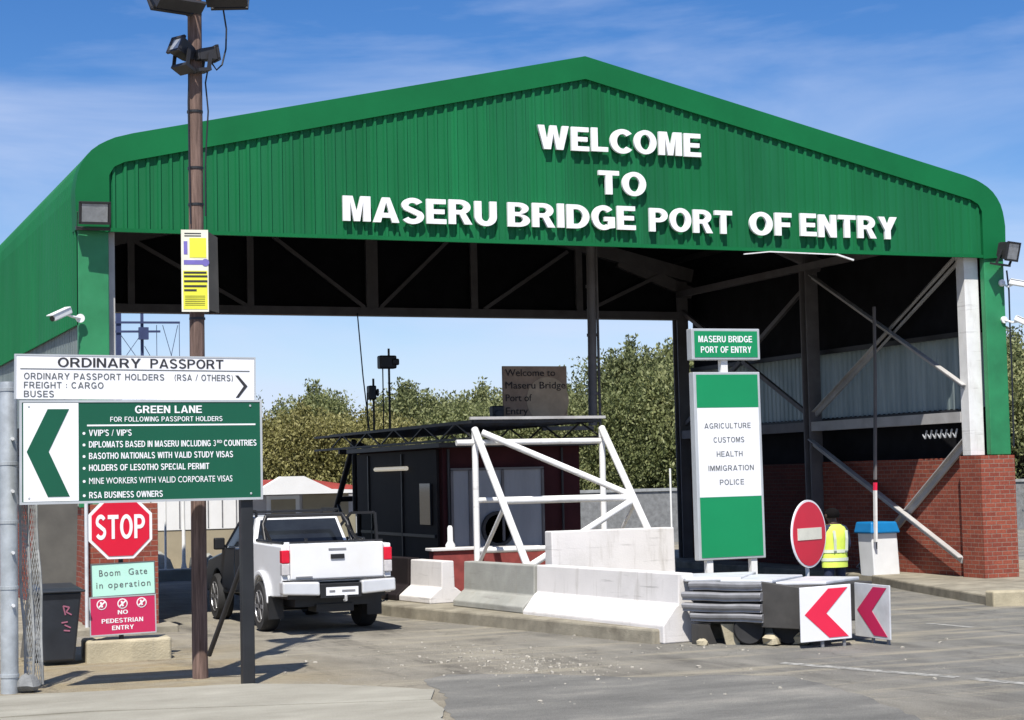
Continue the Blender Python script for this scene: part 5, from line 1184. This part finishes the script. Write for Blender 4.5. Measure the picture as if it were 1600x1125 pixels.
# ------------------------------------------------------------------ background
t = thing('house', (13.8, 52, 0), 'small pale house with white gable and red roof beyond the pickup', 'house')
b = MB(); b.box((11.9, 50.4, 0), (16.0, 55, 2.1)); b.build('wall', 'wall_lilac', t)
b = MB(); b.box((14.25, 50.36, 0), (15.6, 50.39, 2.05)); b.build('wall_panel', 'wall_beige', t)
b = MB(); b.prism([(11.7, 2.08), (12.9, 2.14), (13.55, 2.50), (14.2, 2.50), (15.0, 2.12), (15.9, 2.08), (15.9, 2.0), (11.7, 2.0)], 50.0, 50.3, 'Y'); b.build('gable', 'white_letter', t)
b = MB(); b.prism([(11.2, 2.13), (13.4, 2.42), (14.35, 2.42), (16.1, 2.16), (16.1, 2.1)], 50.31, 55.2, 'Y'); b.build('roof', 'roof_red', t)
b = MB(); b.box((13.2, 50.34, 1.40), (14.15, 50.39, 1.97)); wn = b.build('window', 'white_letter', t)
b = MB(); b.box((13.32, 50.32, 1.46), (14.03, 50.335, 1.86)); b.build('pane', 'wall_beige', wn)
t = thing('panelled_wall', (10.8, 48, 0), 'white panelled screen wall behind the wooden pole and stop sign', 'wall')
b = MB(); b.box((8.5, 48, 1.15), (12.0, 48.1, 2.15)); b.build('panels', 'white_letter', t)
b = MB()
for k in range(9): b.box((8.7 + k * .38, 47.98, 1.2), (8.73 + k * .38, 47.998, 1.95))
b.build('grooves', 'rail_steel', t)
b = MB(); b.box((8.5, 48.02, 0), (12.0, 48.12, 1.148)); b.build('base', 'wall_beige', t)
def wpost(x, y, h, label, flare=True):
    b = MB(); b.tube([(x, y, 0), (x, y, .06), (x, y, .2), (x, y, .35), (x, y, h)], [.22, .16, .08, .05, .04] if flare else [.03] * 5, 12); tag(b.build('white_post', 'bollard_white', smooth=True), label, 'post', 'white posts beyond the shed')
wpost(10.1, 46.9, 1.95, 'white post with a flared foot seen right of the stop sign'); wpost(9.55, 46.5, 2.1, 'thin white pole seen just right of the stop sign', False)
wpost(26.0, 50.5, 2.5, 'tall thin white pole seen left of the pylon sign', False)
b = MB(); rr = random.Random(5)
b.lathe([(.5, 0), (.55, .15), (.45, .45), (.3, .6), (.1, .66)], 12, (9.3, 46.0, 0)); b.lathe([(.4, 0), (.42, .2), (.3, .45), (.1, .52)], 12, (10.7, 46.2, 0))
for v in b.b.verts: v.co += Vector((rr.uniform(-.06, .06), rr.uniform(-.06, .06), rr.uniform(-.05, .05)))
for v in b.b.verts: v.co.y += 1.1
tag(b.build('covered_heap', 'conc_grey', smooth=True), 'low grey covered heap beyond the shed below the white posts', 'heap')
t = thing('boundary_wall', (30, 56, 0), 'low grey boundary wall in front of the trees beyond the shed', 'wall')
b = MB(); b.box((25.2, 56, 0), (60, 56.25, 1.75)); b.build('wall', 'stone', t)
b = MB(); b.box((25.1, 55.95, 1.752), (60, 56.3, 1.85)); b.build('coping', 'net_grey', t)
t = thing('floodlight_gantry', (11.4, 60, 0), 'dark blue steel gantry with cross wires seen left of the wooden pole', 'gantry')
for xx, wd in ((10.85, .16), (11.62, .09)):
    b = MB(); b.bar((xx, 60, 0), (xx, 60, 9.2), wd); b.build('post', 'gantry_blue', t)
for zz, x1 in ((7.66, 12.85), (7.36, 12.2), (8.6, 12.6)):
    b = MB(); b.bar((10.6, 59.9, zz), (x1, 59.9, zz + .02), .05, .07); b.build('beam', 'gantry_blue', t)
b = MB(); b.box((11.47, 59.7, 7.1), (11.78, 59.85, 7.5)); b.build('junction_box', 'gantry_blue', t)
b = MB()
for p, q in (((10.9, 7.3), (11.6, 6.3)), ((11.6, 7.3), (10.9, 6.3)), ((11.7, 6.9), (12.2, 6.0)), ((12.1, 7.6), (12.1, 5.5)), ((12.8, 7.6), (12.4, 5.8)), ((12.3, 7.6), (12.8, 5.8)), ((12.85, 7.7), (12.85, 5.5))): b.bar((p[0], 60, p[1]), (q[0], 60, q[1]), .018)
b.build('wires', 'gantry_blue', t)

# trees: real leaf faces on limbs
def tree_mesh(seed, h, wdt, leaf, n_cl, per, spire):
    r = random.Random(seed); nr = np.random.default_rng(seed)
    b = MB(); limbs = []
    b.tube([(0, 0, -.1), (r.uniform(-.1, .1), 0, h * .3), (r.uniform(-.2, .2), 0, h * .65)], [.16, .12, .05], 8)
    cl = []
    for k in range(n_cl):
        a = r.uniform(0, 2 * math.pi); u = r.random() ** .7; zc = r.uniform(.12, .93) * h
        rad = wdt * (1 - .55 * max(0, (zc / h - .45) / .55) ** 1.6) * (.55 + .45 * u) * r.uniform(.75, 1.1)
        if zc < .3 * h: rad *= .9
        c = Vector((rad * math.cos(a), rad * math.sin(a), zc)); cl.append(c)
        if k % 3 == 0: b.tube([(0, 0, zc * .55), c * .6 + Vector((0, 0, zc * .3)), c], [.05, .03, .012], 5, False)
    for k in range(int(spire * 1.3)):
        a = r.uniform(0, 6.28); rad = wdt * r.uniform(0, .75); cl.append(Vector((rad * math.cos(a), rad * math.sin(a), h * r.uniform(.80, 1.02) * (1 - .16 * rad / wdt))))
    bmesh.ops.recalc_face_normals(b.b, faces=b.b.faces[:]); tm = bpy.data.meshes.new('trunk'); b.b.to_mesh(tm); b.b.free()
    vs, fs = [], []
    for i, c in enumerate(cl):
        sp = i >= n_cl
        s = (np.array([.09, .09, .42]) if sp else np.array([.40, .40, .42]) * r.uniform(.7, 1.25))
        P = np.clip(nr.normal(size=(per if not sp else per // 2, 3)), -1.75, 1.75) * s + np.array(c)
        for p in P:
            d = nr.normal(size=3) * np.array([.55, .55, .4]) + np.array([0, 0, .75]); d /= np.linalg.norm(d)
            e = np.cross(d, nr.normal(size=3)); e /= np.linalg.norm(e); L_ = leaf * 1.45 * r.uniform(.6, 1.35); W_ = L_ * .24
            k = len(vs); vs += [tuple(p), tuple(p + d * L_ * .5 + e * W_), tuple(p + d * L_), tuple(p + d * L_ * .5 - e * W_)]; fs.append((k, k + 1, k + 2, k + 3))
    lm = bpy.data.meshes.new('crown'); lm.from_pydata(vs, [], fs); lm.update()
    return tm, lm
V_ = [tree_mesh(1, 6.0, 2.3, .095, 130, 330, 40), tree_mesh(2, 6.0, 1.9, .09, 115, 330, 50), tree_mesh(3, 6.0, 2.6, .10, 140, 330, 36), tree_mesh(4, 6.0, 1.7, .095, 100, 340, 52)]
for tm, lm in V_: tm.materials.append(MATS['bark'])
LM = {}
def tree(x, y, h, v, lf, label, rz, wide=1.0):
    tm, lm = V_[v]
    key = (v, lf)
    if key not in LM:
        m2 = lm.copy(); m2.materials.append(MATS[lf]); LM[key] = m2
    t = thing('tree', (x, y, 0), label, 'tree', 'trees beyond the shed'); s = h / 6.0
    t.rotation_euler = (0, 0, rz); t.scale = (s * wide, s * wide, s)
    for nm, me in (('trunk', tm), ('crown', LM[key])):
        o = bpy.data.objects.new(nm, me); C.objects.link(o); o.parent = t
TL = [
 (14.0, 60, 5.6, 0, 'leaf_green', 'mid green tree behind the right end of the lane boards'),
 (16.6, 58.5, 5.0, 2, 'leaf_yellow', 'broad yellow green bush tree above the red roof of the house'),
 (18.3, 63, 6.5, 1, 'leaf_green', 'slim green tree rising behind the yellow green bush tree'),
 (19.3, 59.5, 4.9, 2, 'leaf_yellow', 'yellow green bush tree left of the short mast'),
 (21.3, 62, 5.9, 3, 'leaf_dry', 'darker tree directly behind the two masts'),
 (22.8, 60, 5.2, 0, 'leaf_green', 'green tree just right of the tall mast'),
 (24.6, 62.5, 6.0, 2, 'leaf_dry', 'wide dull green tree midway between the masts and the brown welcome board'),
 (26.3, 60.5, 5.6, 1, 'leaf_green', 'green tree whose top shows at the left edge of the brown welcome board'),
 (28.0, 62.5, 6.3, 0, 'leaf_dry', 'dull green tree directly behind the brown welcome board'),
 (29.2, 60, 5.9, 3, 'leaf_green', 'green tree seen between the brown welcome board and the thick pipe'),
 (30.6, 62.5, 7.2, 1, 'leaf_dry', 'taller dark tree right of the thick pipe'),
 (31.8, 60, 6.6, 2, 'leaf_green', 'leafy green tree above the sloping right leg of the white frame'),
 (33.3, 62, 7.6, 3, 'leaf_green', 'tallest tree in the row beside the far right column'),
 (45.0, 58.0, 6.8, 2, 'leaf_green', 'green tree outside the shed at the right edge of the picture'),
 (47.6, 61.5, 7.6, 1, 'leaf_dry', 'taller darker tree behind the one at the right edge'),
]
for k, (x, y, h, v, lf, lab) in enumerate(TL): tree(x, y, (h if k > 9 else min(h, 5.9)) * (.93 if k > 9 else .89), v, lf, lab, k * 1.3, 1.12)
